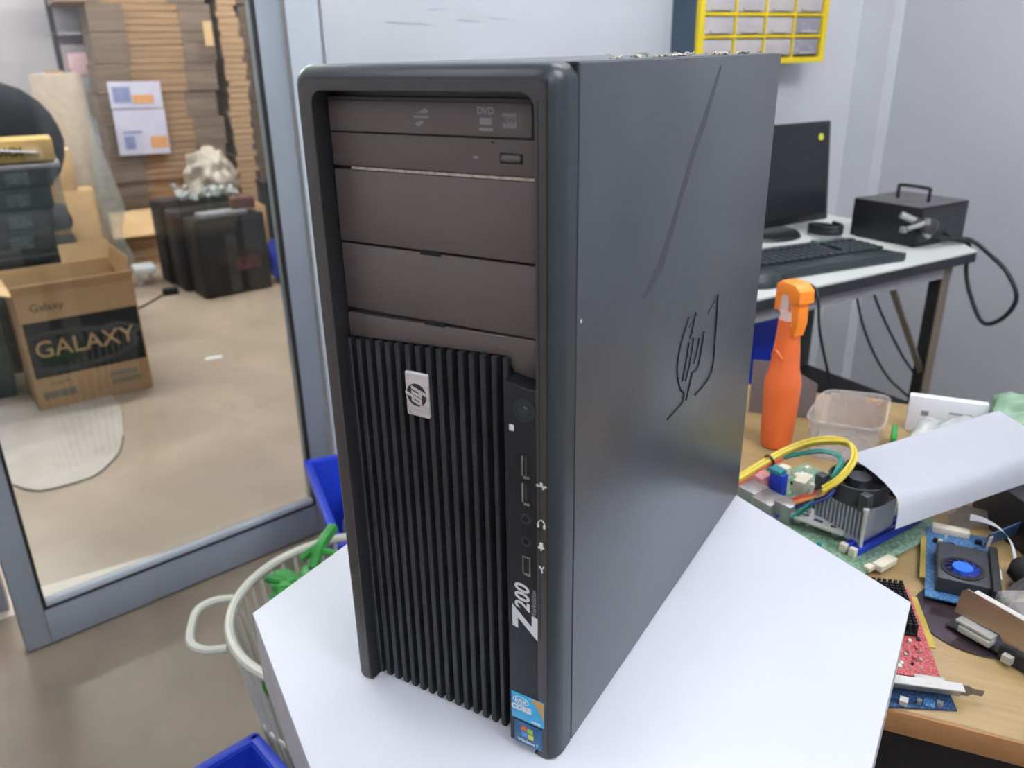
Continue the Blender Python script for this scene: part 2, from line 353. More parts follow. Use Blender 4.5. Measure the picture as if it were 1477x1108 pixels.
def lamp(u, n, lu, m, label):
    t = thing('tube_light', label, 'ceiling light', wp(u, n, CEIL-0.16), ANG)
    obj('housing', G().box(-lu/2-.03, lu/2+.03, -.035, .035, 0.06, 0.16, bev=.004), M['ceil'], t)
    obj('tube', G().cyl((-lu/2, 0, .02), (lu/2, 0, .02), .028, n=20), m, t)
    for x in (-lu/2-.02, lu/2+.005): obj('tube_holder', G().box(x, x+.015, -.02, .02, -.01, .06), M['ceil'], t)
lc = lamp_mat('cool_tube_light', (250, 250, 253), LAMP_COOL); l_door = lamp_mat('door_tube_light', (250, 250, 253), LAMP_COOL*.55); l_fill = lamp_mat('desk_fill_light', (250, 250, 253), LAMP_COOL*1.55); lw = lamp_mat('warm_tube_light', (255, 247, 240), LAMP_WARM)
lamp(1.2, 0.65, 1.2, lc, 'ceiling tube light nearest the workbench wall')
lamp(-1.2, 0.6, 1.2, l_door, 'ceiling tube light in front of the glass doors')
lamp(0.9, -1.5, 1.2, lc, 'ceiling tube light behind the camera on the bench side')
lamp(0.55, -0.85, 1.2, l_fill, 'added fill tube light right of the camera over the desk')  # added fill lamp for the right of the table and the tower side
lamp(-1.2, -1.5, 1.2, lc, 'ceiling tube light behind the camera on the door side')
lamp(-0.6, 3.2, 1.2, lw, 'store room tube light near the open carton')
lamp(1.0, 4.2, 1.2, lw, 'store room tube light before the cardboard bundles')
lamp(-1.0, 5.2, 1.2, lw, 'store room tube light by the far wall')

# glazed doors: local x along the leaf, z from the floor
def glazed_leaf(name, P, ang, width, height, label_struct):
    t = bpy.data.objects.new(name, None); COL.objects.link(t); t.location = P; t.rotation_euler = (0, 0, ang); t['kind'] = 'structure'
    ROOTW[t.name] = Matrix.Translation(P) @ rot2(ang)
    d = 0.022
    for a, b in ((0, .05), (width-.062, width)): obj('stile', G().box(a, b, -d, d, 0.006, height, bev=.003), M['alu'], t)
    obj('bottom_rail', G().box(.05, width-.062, -d, d, 0.006, 0.098, bev=.002), M['alu'], t)
    obj('top_rail', G().box(.05, width-.062, -d, d, height-.09, height, bev=.002), M['alu'], t)
    g = G().box(.05, .056, -.0235, -.010, .098, height-.09).box(width-.0655, width-.0605, -.0235, -.010, .098, height-.09).box(.05, width-.062, -.0235, -.008, .094, .1)
    obj('seal', g, M['seal'], t)
    g = G().box(.056, width-.066, -.0225, -.006, .098, .114, bev=.003); obj('glazing_bead', g, M['alu_light'], t)
    obj('glass_pane', G().box(.05, width-.062, -.003, .003, .098, height-.09), M['glass'], t, flat=True)
    obj('pull_handle', G().tube([(.025, -.022, .95), (.025, -.06, .97), (.025, -.06, 1.2), (.025, -.022, 1.22)], .008, sub=4), M['metal'], t)
    return t
dA = math.atan2(.96-.307, -1.27+1.48)
glazed_leaf('door_1', Vector((-1.481, 0.307, FL)), dA, 0.77, 2.1, '')
P2 = wp(-1.25, 1.645, FL)
glazed_leaf('door_2', P2, ANG, 0.79, 2.1, '')

# ------------------------------------------------------------------ wall things
t = thing('whiteboard', 'large plain white writing board on the wall behind the black tower', 'whiteboard', wp(.9, 1.57, .02), ANG)
obj('board', G().box(-.485, .522, -.012, -.0008, 0, .95, bev=.002), M['white_board'], t)
t2 = t
for (x, z, l, a) in ((-.28, .50, .10, .05), (-.20, .53, .05, -.1), (-.12, .505, .06, .1), (-.30, .56, .04, 0), (-.03, .51, .05, 0)):
    obj('faint_mark', G().box(-l/2, l/2, -.0135, -.0122, -.0018, .0018, m=Matrix.Translation((x, 0, z)) @ Matrix.Rotation(a, 4, 'Y')), M['dirt'], t)
# small-parts cabinet: blue-grey case, yellow front frame
t = thing('parts_cabinet', 'wall cabinet with yellow frame and rows of small translucent drawers', 'parts cabinet', wp(1.422, 1.447, .410), ANG)
CW, CH = .503, .484
obj('case', G().box(0, .006, .012, .122, 0, CH).box(CW-.006, CW, .012, .122, 0, CH).box(.006, CW-.006, .012, .122, 0, .006).box(.006, CW-.006, .012, .122, CH-.006, CH).box(.006, CW-.006, .116, .122, .006, CH-.006), M['blue_board'], t)
g = G(); g.box(-.002, .018, 0, .012, -.002, CH+.002).box(CW-.018, CW+.002, 0, .012, -.002, CH+.002).box(.018, CW-.018, 0, .012, -.002, .014).box(.018, CW-.018, 0, .012, CH-.014, CH+.002)
obj('front_frame', g, M['yellow'], t)
rows = [.014 + k*.057 for k in range(9)]
cw = (CW-.036)/4
g = G()
for z in rows[1:8]: g.box(.018, CW-.018, .001, .10, z-.0035, z+.0035)
for k in (1, 2, 3): g.box(.018+k*cw-.003, .018+k*cw+.003, .002, .10, .014, CH-.014)
obj('dividers', g, M['yellow'], t)
for r in range(8):
    for c in range(4):
        x0 = .018+c*cw+.005; z0 = rows[r]+.0055
        d = obj('drawer', G().box(x0, x0+cw-.010, .005, .10, z0, z0+.045, bev=.002), M['drawer_d'] if (c == 3 and r != 2) else M['drawer'], t)
        obj('pull', G().box(x0+.02, x0+cw-.03, -.002, .005, z0+.004, z0+.009), M['drawer'], d)

# ------------------------------------------------------------------ white hexagonal table
t = thing('hexagonal_table', 'white hexagonal table top carrying the black computer tower', 'table', (-.061, .16, FL))
HEX = [(.186, .311), (.186, .02), (-.061, -.138), (-.309, .012), (-.312, .300), (-.061, .455)]
obj('tabletop', G().prism(HEX, -.004, 0, bev=.0012), M['tab_white'], t, world=True)
obj('edge_band', G().prism([(-.061+(x+.061)*.999, .16+(y-.16)*.999) for x, y in HEX], -.072, -.004), M['tab_edge'], t, world=True)
obj('column', G().cyl((-.061, .10, FL+.02), (-.061, .10, -.072), .045, n=24), M['tab_white'], t, world=True)
obj('foot_plate', G().cyl((-.061, .10, FL), (-.061, .10, FL+.02), .17, .165, n=32), M['tab_edge'], t, world=True)

# ------------------------------------------------------------------ the computer tower (front plane y=0, right side x=0)
W, H, D, B = .175, .448, .42, .020
T = thing('computer_tower', 'black workstation computer tower standing on the white hexagonal table', 'computer', (-W/2, D/2, 0))
def TO(name, g, m, parent=T, **k): return obj(name, g, m, parent, world=True, **k)
TO('chassis', G().box(-W+.0015, -.0025, B+.0008, D, .004, H-.0012, bev=.0008), M['steel'])
TO('top_cover', G().box(-W+.001, -.0012, B+.0022, D-.0005, H-.0012, H, bev=.0004), M['steel'])
TO('panel_seam', G().box(-W+.001, -.0009, B-.0002, B+.0024, .004, H-.0012), M['groove'])
side = TO('side_panel', G().box(-.0025, 0, B+.0022, D, .003, H-.0006, bev=.0008), M['steel'])
def yz(pts, x=.0004): return [(x, y, z) for y, z in pts]
g = G()
gr = .0007
for pts, r in (([(.286, .261), (.2875, .230), (.288, .197), (.279, .1876), (.262, .185), (.243, .1846)], gr),
               ([(.2143, .2604), (.201, .245), (.195, .2313), (.196, .220), (.1996, .2125), (.206, .2035), (.2155, .1965)], gr),
               ([(.2155, .1965), (.2129, .1897), (.200, .1885), (.1795, .1879)], gr),
               ([(.2302, .2605), (.2262, .250), (.2212, .2408)], gr), ([(.219, .2385), (.214, .222), (.2085, .2095)], gr),
               ([(.2295, .2394), (.225, .222), (.217, .2065)], gr), ([(.2437, .2351), (.240, .224), (.2345, .2155)], gr),
               ([(.2553, .2370), (.2515, .223), (.2455, .2085), (.232, .2085)], gr), ([(.232, .2085), (.2275, .199), (.221, .188)], gr),
               ([(.262, .250), (.286, .261)], .0003), ([(.215, .252), (.234, .258)], .0003)):
    g.tube(yz(pts), r, n=6, sub=4)
TO('logo_groove', g, M['groove'], side)
g = G()
sc_ = [(.2492, .4408, .002), (.236, .424, .003), (.2205, .405, .0045), (.2009, .3852, .0045), (.184, .362, .004), (.168, .340, .0045), (.1500, .318, .006), (.132, .306, .005), (.118, .300, .001)]
vv = [(g.b.verts.new((.00012, y-w_*.8, z+w_*.6)), g.b.verts.new((.00012, y+w_*.8, z-w_*.6))) for y, z, w_ in sc_]
for k in range(len(vv)-1): g.b.faces.new((vv[k][0], vv[k][1], vv[k+1][1], vv[k+1][0]))
TO('scuff', g, M['scuff'], side)
TO('paint_chip', G().box(0, .0004, .0262, .0276, .3095, .3115), M['print_white'], side)

# front bezel: curved shell with an open recess, made of columns, a brow and a control panel
def rounded_frame(x0, x1, z0, z1, r, seg=6, bottom=True):
    pts = []
    for cx, cz, a0 in ((x1-r, z1-r, 0), (x0+r, z1-r, 90)):
        for k in range(seg+1):
            a = math.radians(a0+90*k/seg); pts.append((cx+r*math.cos(a), cz+r*math.sin(a)))
    rb = r*.35
    for cx, cz, a0 in ((x0+rb, z0+rb, 180), (x1-rb, z0+rb, 270)):
        for k in range(seg+1):
            a = math.radians(a0+90*k/seg); pts.append((cx+rb*math.cos(a), cz+rb*math.sin(a)))
    return pts
# loops from the rear edge forward to the face, then into the recess
g = G(); loops = []
RX0, RX1, RZ1 = -.1652, -.0143, .4343
def loop_pts(x0, x1, z0, z1, r, y): return [g.b.verts.new((x, y, z)) for x, z in rounded_frame(x0, x1, z0, z1, r)]
prof = [(0, B), (0, .0105), (.0004, .0070), (.0016, .0040), (.0036, .0018), (.0062, .0004), (.0072, 0)]
rings = []
for o, y in prof:
    rings.append(loop_pts(-W-.004+o*.9, -o, 0.0005, H-o*1.05, .010-o*.4, y))
rings.append(loop_pts(RX0, RX1, 0.0012, RZ1, .0085, 0))
rings.append(loop_pts(RX0+.0006, RX1-.0006, 0.0018, RZ1-.0006, .008, .0008))
rings.append(loop_pts(RX0+.0006, RX1-.0006, 0.0018, RZ1-.0006, .008, .0185))
face_start = len(prof)-1
for k in range(len(rings)-1):
    A, C = rings[k], rings[k+1]; n = len(A)
    for i in range(n):
        if i == 20: continue                                                  # the front is open at the foot
        f_ = g.b.faces.new((A[i], A[(i+1) % n], C[(i+1) % n], C[i]))
        if k < face_start: f_.material_index = 1
        if k == len(rings)-2: f_.material_index = 2  # recess walls coloured dark, shade painted in for depth
g.b.faces.new(rings[-1])
bez = TO('front_bezel', g, M['bezel'])
bez.data.materials.append(M['bezel_gloss']); bez.data.materials.append(M['groove'])
TO('shell_seam', G().box(-.0074, -.0068, -.0002, .0003, .006, .4405), M['groove'], bez)
TO('inner_seam', G().box(-.0125, -.0121, -.0002, .0003, .10, .43), M['groove'], bez)
# control panel, flush with the face
cp = TO('control_panel', G().prism([(-.0368, .006), (-.0352, .2775), (-.0213, .2745), (-.0143, .2745), (-.0143, .006)], -.018, .0002,
        m=Matrix(((1, 0, 0, 0), (0, 0, -1, 0), (0, 1, 0, 0), (0, 0, 0, 1))), bev=.0006), M['panel'])
# drive bay faces, 11 mm back
yb = .0135
od = TO('optical_drive', G().box(-.1638, -.0205, yb, .0185, .3905, .4305, bev=.0008), M['bay'])
TO('drawer_front', G().box(-.1625, -.0225, yb-.0016, yb+.002, .4108, .4285, bev=.0007), M['bay'], od)
TO('drawer_gap', G().box(-.0225, -.0209, yb-.0004, yb+.002, .4100, .4290).box(-.1625, -.0209, yb-.0003, yb+.002, .4098, .4107), M['black'], od)
bt = TO('eject_button', G().box(-.0428, -.0298, yb-.0016, yb+.002, .3978, .4020, bev=.0018, seg=3), M['bay'], od)
TO('button_gap', G().box(-.0434, -.0290, yb-.0003, yb+.001, .3972, .4026, bev=.0004), M['black'], od)
TO('pinhole', G().cyl((-.0478, yb-.0003, .4078), (-.0478, yb+.001, .4078), .0007, n=10).prism([(-.0372, .4042), (-.0352, .4042), (-.0362, .4058)], yb-.0003, yb+.0005, m=None) if False else G().cyl((-.0478, yb-.0003, .4078), (-.0478, yb+.001, .4078), .0007, n=10), M['black'], od)
TO('activity_light', G().box(-.0605, -.0570, yb-.0003, yb+.001, .3990, .4003), M['print_grey'], od)
def XZ(x, y, z, ax=0.0):
    """text plane facing -y at x,y,z, rotated by ax in that plane"""
    return frame((x, y, z), (math.cos(ax), 0, math.sin(ax)), (-math.sin(ax), 0, math.cos(ax)))
Rt = ROOTW[T.name].inverted()
yl = yb-.0017
text('disc_mark', 'DVD', .0052, M['print_grey'], od, Rt @ XZ(-.0508, yl, .4240), .0001, 1.0, .0002)
g = G().box(-.0545, -.0470, yl-.0001, yl+.001, .4170, .4206).box(-.0552, -.0462, yl-.0001, yl+.001, .4138, .4155); TO('disc_mark_print', g, M['print_grey'], od)
g = G().box(-.0405, -.0315, yl-.0001, yl+.001, .4155, .4232, bev=.0004).box(-.0300, -.0297, yl-.0001, yl+.001, .4150, .4240); TO('rewritable_mark', g, M['print_grey'], od)
text('rewritable_text', 'RW', .0050, M['bay'], od, Rt @ XZ(-.0360, yl-.0003, .4195), .0001, 1.0, .0001)
g = G().prism([(-.0960, .4222), (-.0905, .4250), (-.0885, .4236), (-.0890, .4222)], -yl-.001, -yl+.0001, m=Matrix(((1, 0, 0, 0), (0, 0, -1, 0), (0, 1, 0, 0), (0, 0, 0, 1))))
g.prism([(-.0985, .4165), (-.0930, .4185), (-.0912, .4172), (-.0955, .4148)], -yl-.001, -yl+.0001, m=Matrix(((1, 0, 0, 0), (0, 0, -1, 0), (0, 1, 0, 0), (0, 0, 0, 1))))
g.box(-.0990, -.0885, yl-.0001, yl+.001, .4196, .4206); TO('label_disc_mark', g, M['print_grey'], od)
for z0, z1 in ((.3438, .3882), (.3000, .3424)):
    c = TO('bay_cover', G().box(-.1638, -.0205, yb, .0185, z0, z1, bev=.0008), M['bay'])
    TO('latch_notch', G().box(-.1010, -.0860, yb-.0003, yb+.001, z0-.0026, z0+.0002), M['black'], c)
TO('edge_strip', G().box(-.1500, -.0215, yb+.0004, yb+.002, .3886, .3901), M['edge_line'], od, label='pale speckled edge under the drive')  # pale speckled strip along the lower edge of the drive
TO('lower_trim', G().prism([(-.1638, .2800), (-.0415, .2865), (-.0368, .2772), (-.0205, .2746), (-.0205, .2990), (-.1638, .2960)], -.0185, -yb,
        m=Matrix(((1, 0, 0, 0), (0, 0, -1, 0), (0, 1, 0, 0), (0, 0, 0, 1))), bev=.0006), M['bay'])
TO('grille_backing', G().box(-.1645, -.036, .0172, .0184, .004, .286), M['black'])
g = G(); NF = 16
for k in range(NF):
    x = -.1630 + k*(.1630-.0410)/(NF-1); zt = .2790 + (.2862-.2790)*k/(NF-1)
    g.prism([(x-.0019, .0170), (x-.0019, .0108), (x-.0012, .0100), (x+.0012, .0100), (x+.0019, .0108), (x+.0019, .0170)], .0025, zt)
    g.prism([(x-.0019, .0170), (x-.0019, .0108), (x-.0012, .0100), (x+.0012, .0100), (x+.0019, .0108), (x+.0019, .0170)], -.0000, .0025,
            m=Matrix.Translation((0, .0015, 0)))
TO('grille', g, M['fin'])
# badge
bd = TO('badge', G().box(-.1150, -.0970, .0072, .0100, .2355, .2660, bev=.0011, seg=3), M['silver'])
def emblem(cx, cz, r, y):
    """two slanted letters in a disc, the whole turned a quarter clockwise"""
    disc = G(); disc.prism([(r*math.cos(a*PI/20), r*math.sin(a*PI/20)) for a in range(40)], 0, .0002)
    def put(gg): bmesh.ops.transform(gg.b, matrix=frame((cx, y, cz), (0, 0, -1), (1, 0, 0)), verts=gg.b.verts); return gg
    s = .34
    def quad(gg, x0, x1, y0, y1): gg.prism([((x0+s*y0)*r, y0*r), ((x1+s*y0)*r, y0*r), ((x1+s*y1)*r, y1*r), ((x0+s*y1)*r, y1*r)], .0002, .0004)
    L = G(); quad(L, -.62, -.34, -.5, 1.12); quad(L, -.34, -.20, .26, .52); quad(L, -.20, .06, -.5, .52)
    quad(L, .14, .42, -1.12, .52); quad(L, .42, .58, .28, .52); quad(L, .42, .58, -.5, -.28); quad(L, .54, .78, -.5, .52)
    return put(disc), put(L)
dsc, let = emblem(-.1060, .2508, .0078, .0072)
TO('emblem_disc', dsc, M['print_dark'], bd); TO('emblem_letters', let, M['silver'], bd)
# controls and ports
pb = TO('power_button', G().ring((-.0219, .0000, .2609), (0, -1, 0), .0058, .0074, .0008).cyl((-.0219, 0, .2609), (-.0219, -.0006, .2609), .0056, n=28).cyl((-.0219, -.0006, .2609), (-.0219, -.0012, .2609), .0026, .0020, n=20), M['bezel_gloss'], cp)
TO('button_shadow_gap', G().ring((-.0219, -.0003, .2609), (0, -1, 0), .0074, .0079, .0001), M['black'], cp)
TO('drive_light', G().box(-.0328, -.0292, -.0006, .001, .2458, .2502, bev=.0007), M['print_white'], cp)
def port(z):
    p_ = TO('usb_port', G().box(-.0258, -.0178, -.0004, .003, z-.0088, z+.0088), M['black'], cp)
    TO('port_shell', G().box(-.0242, -.0233, -.0009, .003, z-.0060, z+.0072).box(-.0230, -.0190, -.0009, .003, z-.0075, z-.0060), M['usb_metal'], p_)
    TO('port_tongue', G().box(-.0222, -.0208, -.0006, .003, z-.005, z+.0065), M['fan_black'], p_)
port(.2240); port(.2058)
for z in (.1885, .1724):
    j = TO('audio_jack', G().ring((-.0218, 0, z), (0, -1, 0), .0021, .0036, .0009, n=20), M['bezel_gloss'], cp)
    TO('jack_hole', G().cyl((-.0218, .002, z), (-.0218, -.0003, z), .0021, n=16), M['black'], j)
fp = TO('serial_port', G().prism([(-.0246, .1492), (-.0225, .1474), (-.0190, .1474), (-.0190, .1612), (-.0246, .1612)], -.002, .0008, m=Matrix(((1, 0, 0, 0), (0, 0, -1, 0), (0, 1, 0, 0), (0, 0, 0, 1)))), M['usb_metal'], cp)
TO('port_hole', G().box(-.0236, -.0197, -.0010, .002, .1494, .1604), M['black'], fp)
g = G(); g.box(-.0140, -.0088, -.0005, .0005, .2136, .2144).cyl((-.0137, -.0005, .214), (-.0137, .0005, .214), .0009, n=10).box(-.0118, -.0104, -.0005, .0005, .2140, .2162).box(-.0104, -.0092, -.0005, .0005, .2120, .2140)
g.prism([(-.0086, .2132), (-.0074, .2140), (-.0086, .2148)], -.0005, .0005, m=Matrix(((1, 0, 0, 0), (0, 0, -1, 0), (0, 1, 0, 0), (0, 0, 0, 1))))
TO('usb_mark', g, M['print_white'], cp)
g = G(); g.tube([(-.0134, 0, .1858), (-.0134, 0, .1885), (-.0112, 0, .1906), (-.0092, 0, .1885), (-.0092, 0, .1858)], .0004, n=6).box(-.0141, -.0127, -.0005, .0005, .1852, .1874).box(-.0099, -.0085, -.0005, .0005, .1852, .1874)
TO('headphone_mark', g, M['print_white'], cp)
g = G().box(-.0126, -.0102, -.0005, .0005, .1710, .1746, bev=.0004).box(-.0134, -.0094, -.0005, .0005, .1704, .1716).box(-.0118, -.0110, -.0005, .0005, .1690, .1706)
TO('microphone_mark', g, M['print_white'], cp)
g = G().tube([(-.0128, 0, .1575), (-.0112, 0, .1552), (-.0096, 0, .1575)], .0006, n=6, smooth=False).tube([(-.0112, 0, .1552), (-.0108, 0, .1528)], .0006, n=6)
TO('serial_mark', g, M['print_white'], cp)
# lettering reads from the bottom upward
up = Rt @ XZ(-.0226, -.0004, .1090, PI/2)
text('model_letter', 'Z', .0245, M['print_white'], cp, Rt @ XZ(-.0226, -.0003, .1085, PI/2), .0002, .95, .0010, .25)
text('model_number', '200', .0150, M['print_white'], cp, Rt @ XZ(-.0248, -.0003, .1290, PI/2), .0002, .88, .0003, .2)
text('model_word', 'Workstation', .0048, M['print_grey'], cp, Rt @ XZ(-.0168, -.0003, .1270, PI/2), .0001, .85, 0, .1)
# two stickers
s1 = TO('processor_sticker', G().box(-.0350, -.0098, -.0006, .0003, .0270, .0492, bev=.0002), M['stk_blue'], cp, label='blue processor sticker with a gold corner')
XZm = Matrix(((1, 0, 0, 0), (0, 0, -1, 0), (0, 1, 0, 0), (0, 0, 0, 1)))
TO('gold_corner', G().prism([(-.0195, .0491), (-.0099, .0491), (-.0099, .0330), (-.0125, .0395)], .0006, .0008, m=XZm), M['stk_gold'], s1)
text('oval_word', 'intel', .0052, M['print_white'], s1, Rt @ XZ(-.0275, -.0008, .0437), .0001, 1.0, .0001)
g = G().tube([(-.0275+.0060*math.cos(a*PI/9), -.0007, .0437+.0032*math.sin(a*PI/9)) for a in range(18)], .0003, n=5, smooth=False, closed=True); TO('oval_ring', g, M['print_white'], s1)
text('sticker_word', 'CORE', .0058, M['print_white'], s1, Rt @ XZ(-.0272, -.0008, .0372), .0001, 1.0, .0004)
text('sticker_small_word', 'inside', .0026, M['print_white'], s1, Rt @ XZ(-.0155, -.0008, .0296), .0001, 1.2, .0001)
s2 = TO('flag_sticker', G().box(-.0330, -.0112, -.0006, .0003, .0060, .0250, bev=.0002), M['stk_win'], cp, label='dark blue sticker with a four-colour flag')
for nm, (x, z) in (('flag_r', (-.0254, .0200)), ('flag_g', (-.0205, .0193)), ('flag_b', (-.0249, .0150)), ('flag_y', (-.0200, .0143))):
    TO('flag_pane', G().box(x-.0022, x+.0022, -.0008, 0, z-.0020, z+.0022, bev=.0003), M[nm], s2)
text('sticker_caption', 'Windows 7', .0034, M['print_white'], s2, Rt @ XZ(-.0221, -.0008, .0092), .0001, 1.0, .0001)
# fluff on the top cover
g = G(); random.seed(3)
for k in range(24):
    y = .10 + random.random()*.28; x = -.004-random.random()*.03
    if random.random() < .4: y = .2+random.random()*.16
    p0 = Vector((x, y, H+.0004)); p1 = p0+Vector((random.uniform(-.006, .006), random.uniform(-.012, .012), random.uniform(.0003, .0025)))
    g.tube([p0, (p0+p1)/2+Vector((0, .001, .0012)), p1], random.uniform(.0002, .0005), n=5, sub=2)
for k in range(22): g.blob((-.004-random.random()*.02, .10+random.random()*.25, H+.0008), random.uniform(.0008, .0022), .5, 3, 1, (1.4, 2.4, .7), k)
tag(obj('dust_fluff', g, M['dust']), 'grey dust and fluff lying along the top edge of the tower', 'dust', kind='stuff')

# ------------------------------------------------------------------ laundry basket and blue crates on the floor
BX, BY = -.578, .412
t = thing('wire_basket', 'round cream plastic-coated basket with a loop handle beside the table', 'basket', (BX, BY, FL))
R0, R1, HB = .140, .192, .40
g = G().tube([(R1*math.cos(a*PI/16), R1*math.sin(a*PI/16), HB) for a in range(32)], .0075, closed=True, sub=2)
obj('rim', g, M['basket'], t)
g = G()
NB = 48
for k in range(NB):
    a = 2*PI*k/NB; g.tube([(R1*math.cos(a), R1*math.sin(a), HB), (R0*math.cos(a), R0*math.sin(a), .012)], .0032, n=6, smooth=False)
for z in (.10, .25): 
    rr = R0+(R1-R0)*(z/HB); g.tube([(rr*math.cos(a*PI/16), rr*math.sin(a*PI/16), z) for a in range(32)], .003, n=6, closed=True, sub=1)
obj('wire_bars', g, M['basket'], t)
obj('base', G().ring((0, 0, 0), (0, 0, 1), R0-.01, R0+.006, .014, n=40).cyl((0, 0, .002), (0, 0, .008), R0, n=40), M['basket'], t)
for s_, an in ((1, math.radians(224)), (1, math.radians(44))):
    c, s2_ = math.cos(an), math.sin(an); tx, ty = -s2_, c
    pts = []
    for (o, l) in ((0, -.062), (.030, -.060), (.052, -.040), (.056, 0), (.052, .040), (.030, .060), (0, .062)):
        pts.append(((R1-.004*0+o)*c+tx*l, (R1+o)*s2_+ty*l, HB-.004+o*.05))
    obj('handle', G().tube(pts, .0065, sub=4), M['basket'], t)
def scrap(name, pts, r, m, label, cat, flat=.5):
    g = G()
    g.tube(pts, r, n=8, sub=4)
    return g
g = G().tube([(-.70, .50, -.30), (-.695, .475, -.305), (-.69, .45, -.315), (-.683, .43, -.335)], .010, n=8)
g.tube([(-.69, .45, -.315), (-.665, .46, -.318), (-.64, .452, -.33)], .006).tube([(-.695, .47, -.31), (-.72, .44, -.335)], .007)
g.blob((-.684, .425, -.345), .022, .5, 3, 2, (1.3, 1, .6), 2)
o_ = obj('green_scrap', g, M['green']); tag(o_, 'bright green crumpled plastic strip poking out of the cream basket top', 'plastic scrap')
g = G().blob((-.690, .382, -.345), .034, .7, 2.6, 3, (1.2, .8, .5), 5).tube([(-.70, .37, -.33), (-.715, .355, -.32)], .006)
tag(obj('green_scrap', g, M['green']), 'bright green crumpled piece lying lower in the cream basket', 'plastic scrap')
g = G()
for k in range(26): g.blob((BX+random.uniform(-.075, .075), BY+random.uniform(-.075, .075), FL+.05+random.random()*.24), random.uniform(.025, .045), .5, 3, 2, (1, 1, .8), k+9)
tag(obj('basket_scraps', g, M['maroon']), 'dark red and black scrap filling the cream basket', 'scrap', kind='stuff')
g = G().blob((-.662, .300, -.47), .022, .7, 2.6, 2, (.8, .8, 1.6), 8); tag(obj('green_scrap', g, M['green']), 'small dark green scrap deep inside the cream basket by the table edge', 'plastic scrap')

def crate(name, P, ang, L, Wd, h, label, cat='crate', m='blue', taper=.03, group=None):
    """open crate: corner P, length L along ang, width Wd to the left"""
    t = thing(name, label, cat, P, ang, group)
    k = taper; th = .006
    g = G()
    def ring_(x0, x1, y0, y1, z): return [g.b.verts.new(v) for v in ((x0, y0, z), (x1, y0, z), (x1, y1, z), (x0, y1, z))]
    o0 = ring_(k, L-k, k, Wd-k, 0); o1 = ring_(0, L, 0, Wd, h); i1 = ring_(th, L-th, th, Wd-th, h); i0 = ring_(k+th, L-k-th, k+th, Wd-k-th, th)
    for A, C in ((o0, o1), (o1, i1), (i1, i0)):
        for i in range(4): g.b.faces.new((A[i], A[(i+1) % 4], C[(i+1) % 4], C[i]))
    g.b.faces.new(o0[::-1]); g.b.faces.new(i0)
    obj('body', g, M[m], t)
    g = G()
    g.box(-.010, L+.010, -.012, .004, h-.018, h+.004, bev=.003).box(-.010, L+.010, Wd-.004, Wd+.012, h-.018, h+.004, bev=.003).box(-.012, .004, -.008, Wd+.008, h-.018, h+.004, bev=.003).box(L-.004, L+.012, -.008, Wd+.008, h-.018, h+.004, bev=.003)
    obj('rim', g, M[m], t)
    return t
a1 = math.atan2(.643-.869, -.833+1.135)
crate('plastic_crate', (-1.128, .862, FL), a1, .38, .28, .30, 'open blue plastic crate behind the basket, by the door frame')
g = G(); random.seed(5)
for k in range(34):
    q = Vector((-1.128, .862, 0)) + Matrix.Rotation(a1, 3, 'Z') @ Vector((random.uniform(.07, .31), random.uniform(.07, .21), 0))
    g.blob((q.x, q.y, FL+.14+random.random()*.12), random.uniform(.02, .035), .7, 4, 2, (1, 1, .8), k)
tag(obj('plastic_scraps', g, M['grey_clump']), 'grey crumpled plastic scraps filling the blue crate by the door', 'scrap', kind='stuff')
a2 = math.radians(62)
crate('plastic_crate', (-.632, .222, FL), math.radians(-106), .36, .23, .25, 'open blue crate below the left corner of the white table', taper=.03)

# ------------------------------------------------------------------ wooden desk with parts
DZ = -.095
t = thing('wooden_desk', 'light wooden desk covered with circuit boards and cards', 'desk', (.40, .65, FL), math.radians(8))
Rd = Matrix.Translation((.187, .283, 0)) @ rot2(math.radians(8))
obj('desktop', G().box(-.34, .95, 0, .735, DZ-.026, DZ, m=Rd, bev=.003, seg=3), M['wood'], t, world=True)
obj('front_edge', G().box(-.341, .951, -.0025, .0005, DZ-.0255, DZ-.0012, m=Rd, bev=.001), M['wood_edge'], t, world=True)
obj('apron', G().box(-.30, .91, .05, .07, DZ-.13, DZ-.026, m=Rd), M['black'], t, world=True)
for x, y in ((-.30, .08), (.88, .08), (-.30, .66), (.88, .66)):
    obj('leg', G().box(x, x+.035, y, y+.035, FL, DZ-.026, m=Rd), M['black'], t, world=True)
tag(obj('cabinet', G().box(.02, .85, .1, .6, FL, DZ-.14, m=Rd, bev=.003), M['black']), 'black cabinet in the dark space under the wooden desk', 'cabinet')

# spray bottle
SB = (-.036, .760, DZ)
t = thing('spray_bottle', 'orange trigger spray bottle standing at the left of the desk', 'bottle', SB, math.radians(-35))
obj('body', G().lathe([(.019, 0), (.0225, .003), (.0238, .02), (.0262, .075), (.0268, .098), (.0255, .108), (.0215, .122), (.0195, .145), (.0175, .165), (.0165, .180), (.0160, .196)], n=32, sx=.92, sy=1.0), M['orange'], t)
obj('thumb_ridge', G().tube([(-.010, -.0165, .142), (0, -.0185, .151), (.010, -.0165, .142)], .0022, sub=5), M['orange'], t)
obj('collar', G().cyl((0, 0, .190), (0, 0, .208), .0155, .0135, n=20).box(-.016, .004, -.010, .010, .203, .236, bev=.003), M['pale_pink'], t)
hd = obj('spray_head', G().prism([(-.022, .206), (-.021, .244), (-.013, .2495), (.014, .2495), (.026, .241), (.027, .224), (.006, .222), (.002, .232), (-.010, .230), (-.014, .206)], -.0125, .0125, m=Matrix(((1, 0, 0, 0), (0, 0, -1, 0), (0, 1, 0, 0), (0, 0, 0, 1))), bev=.003), M['orange_l'], t)
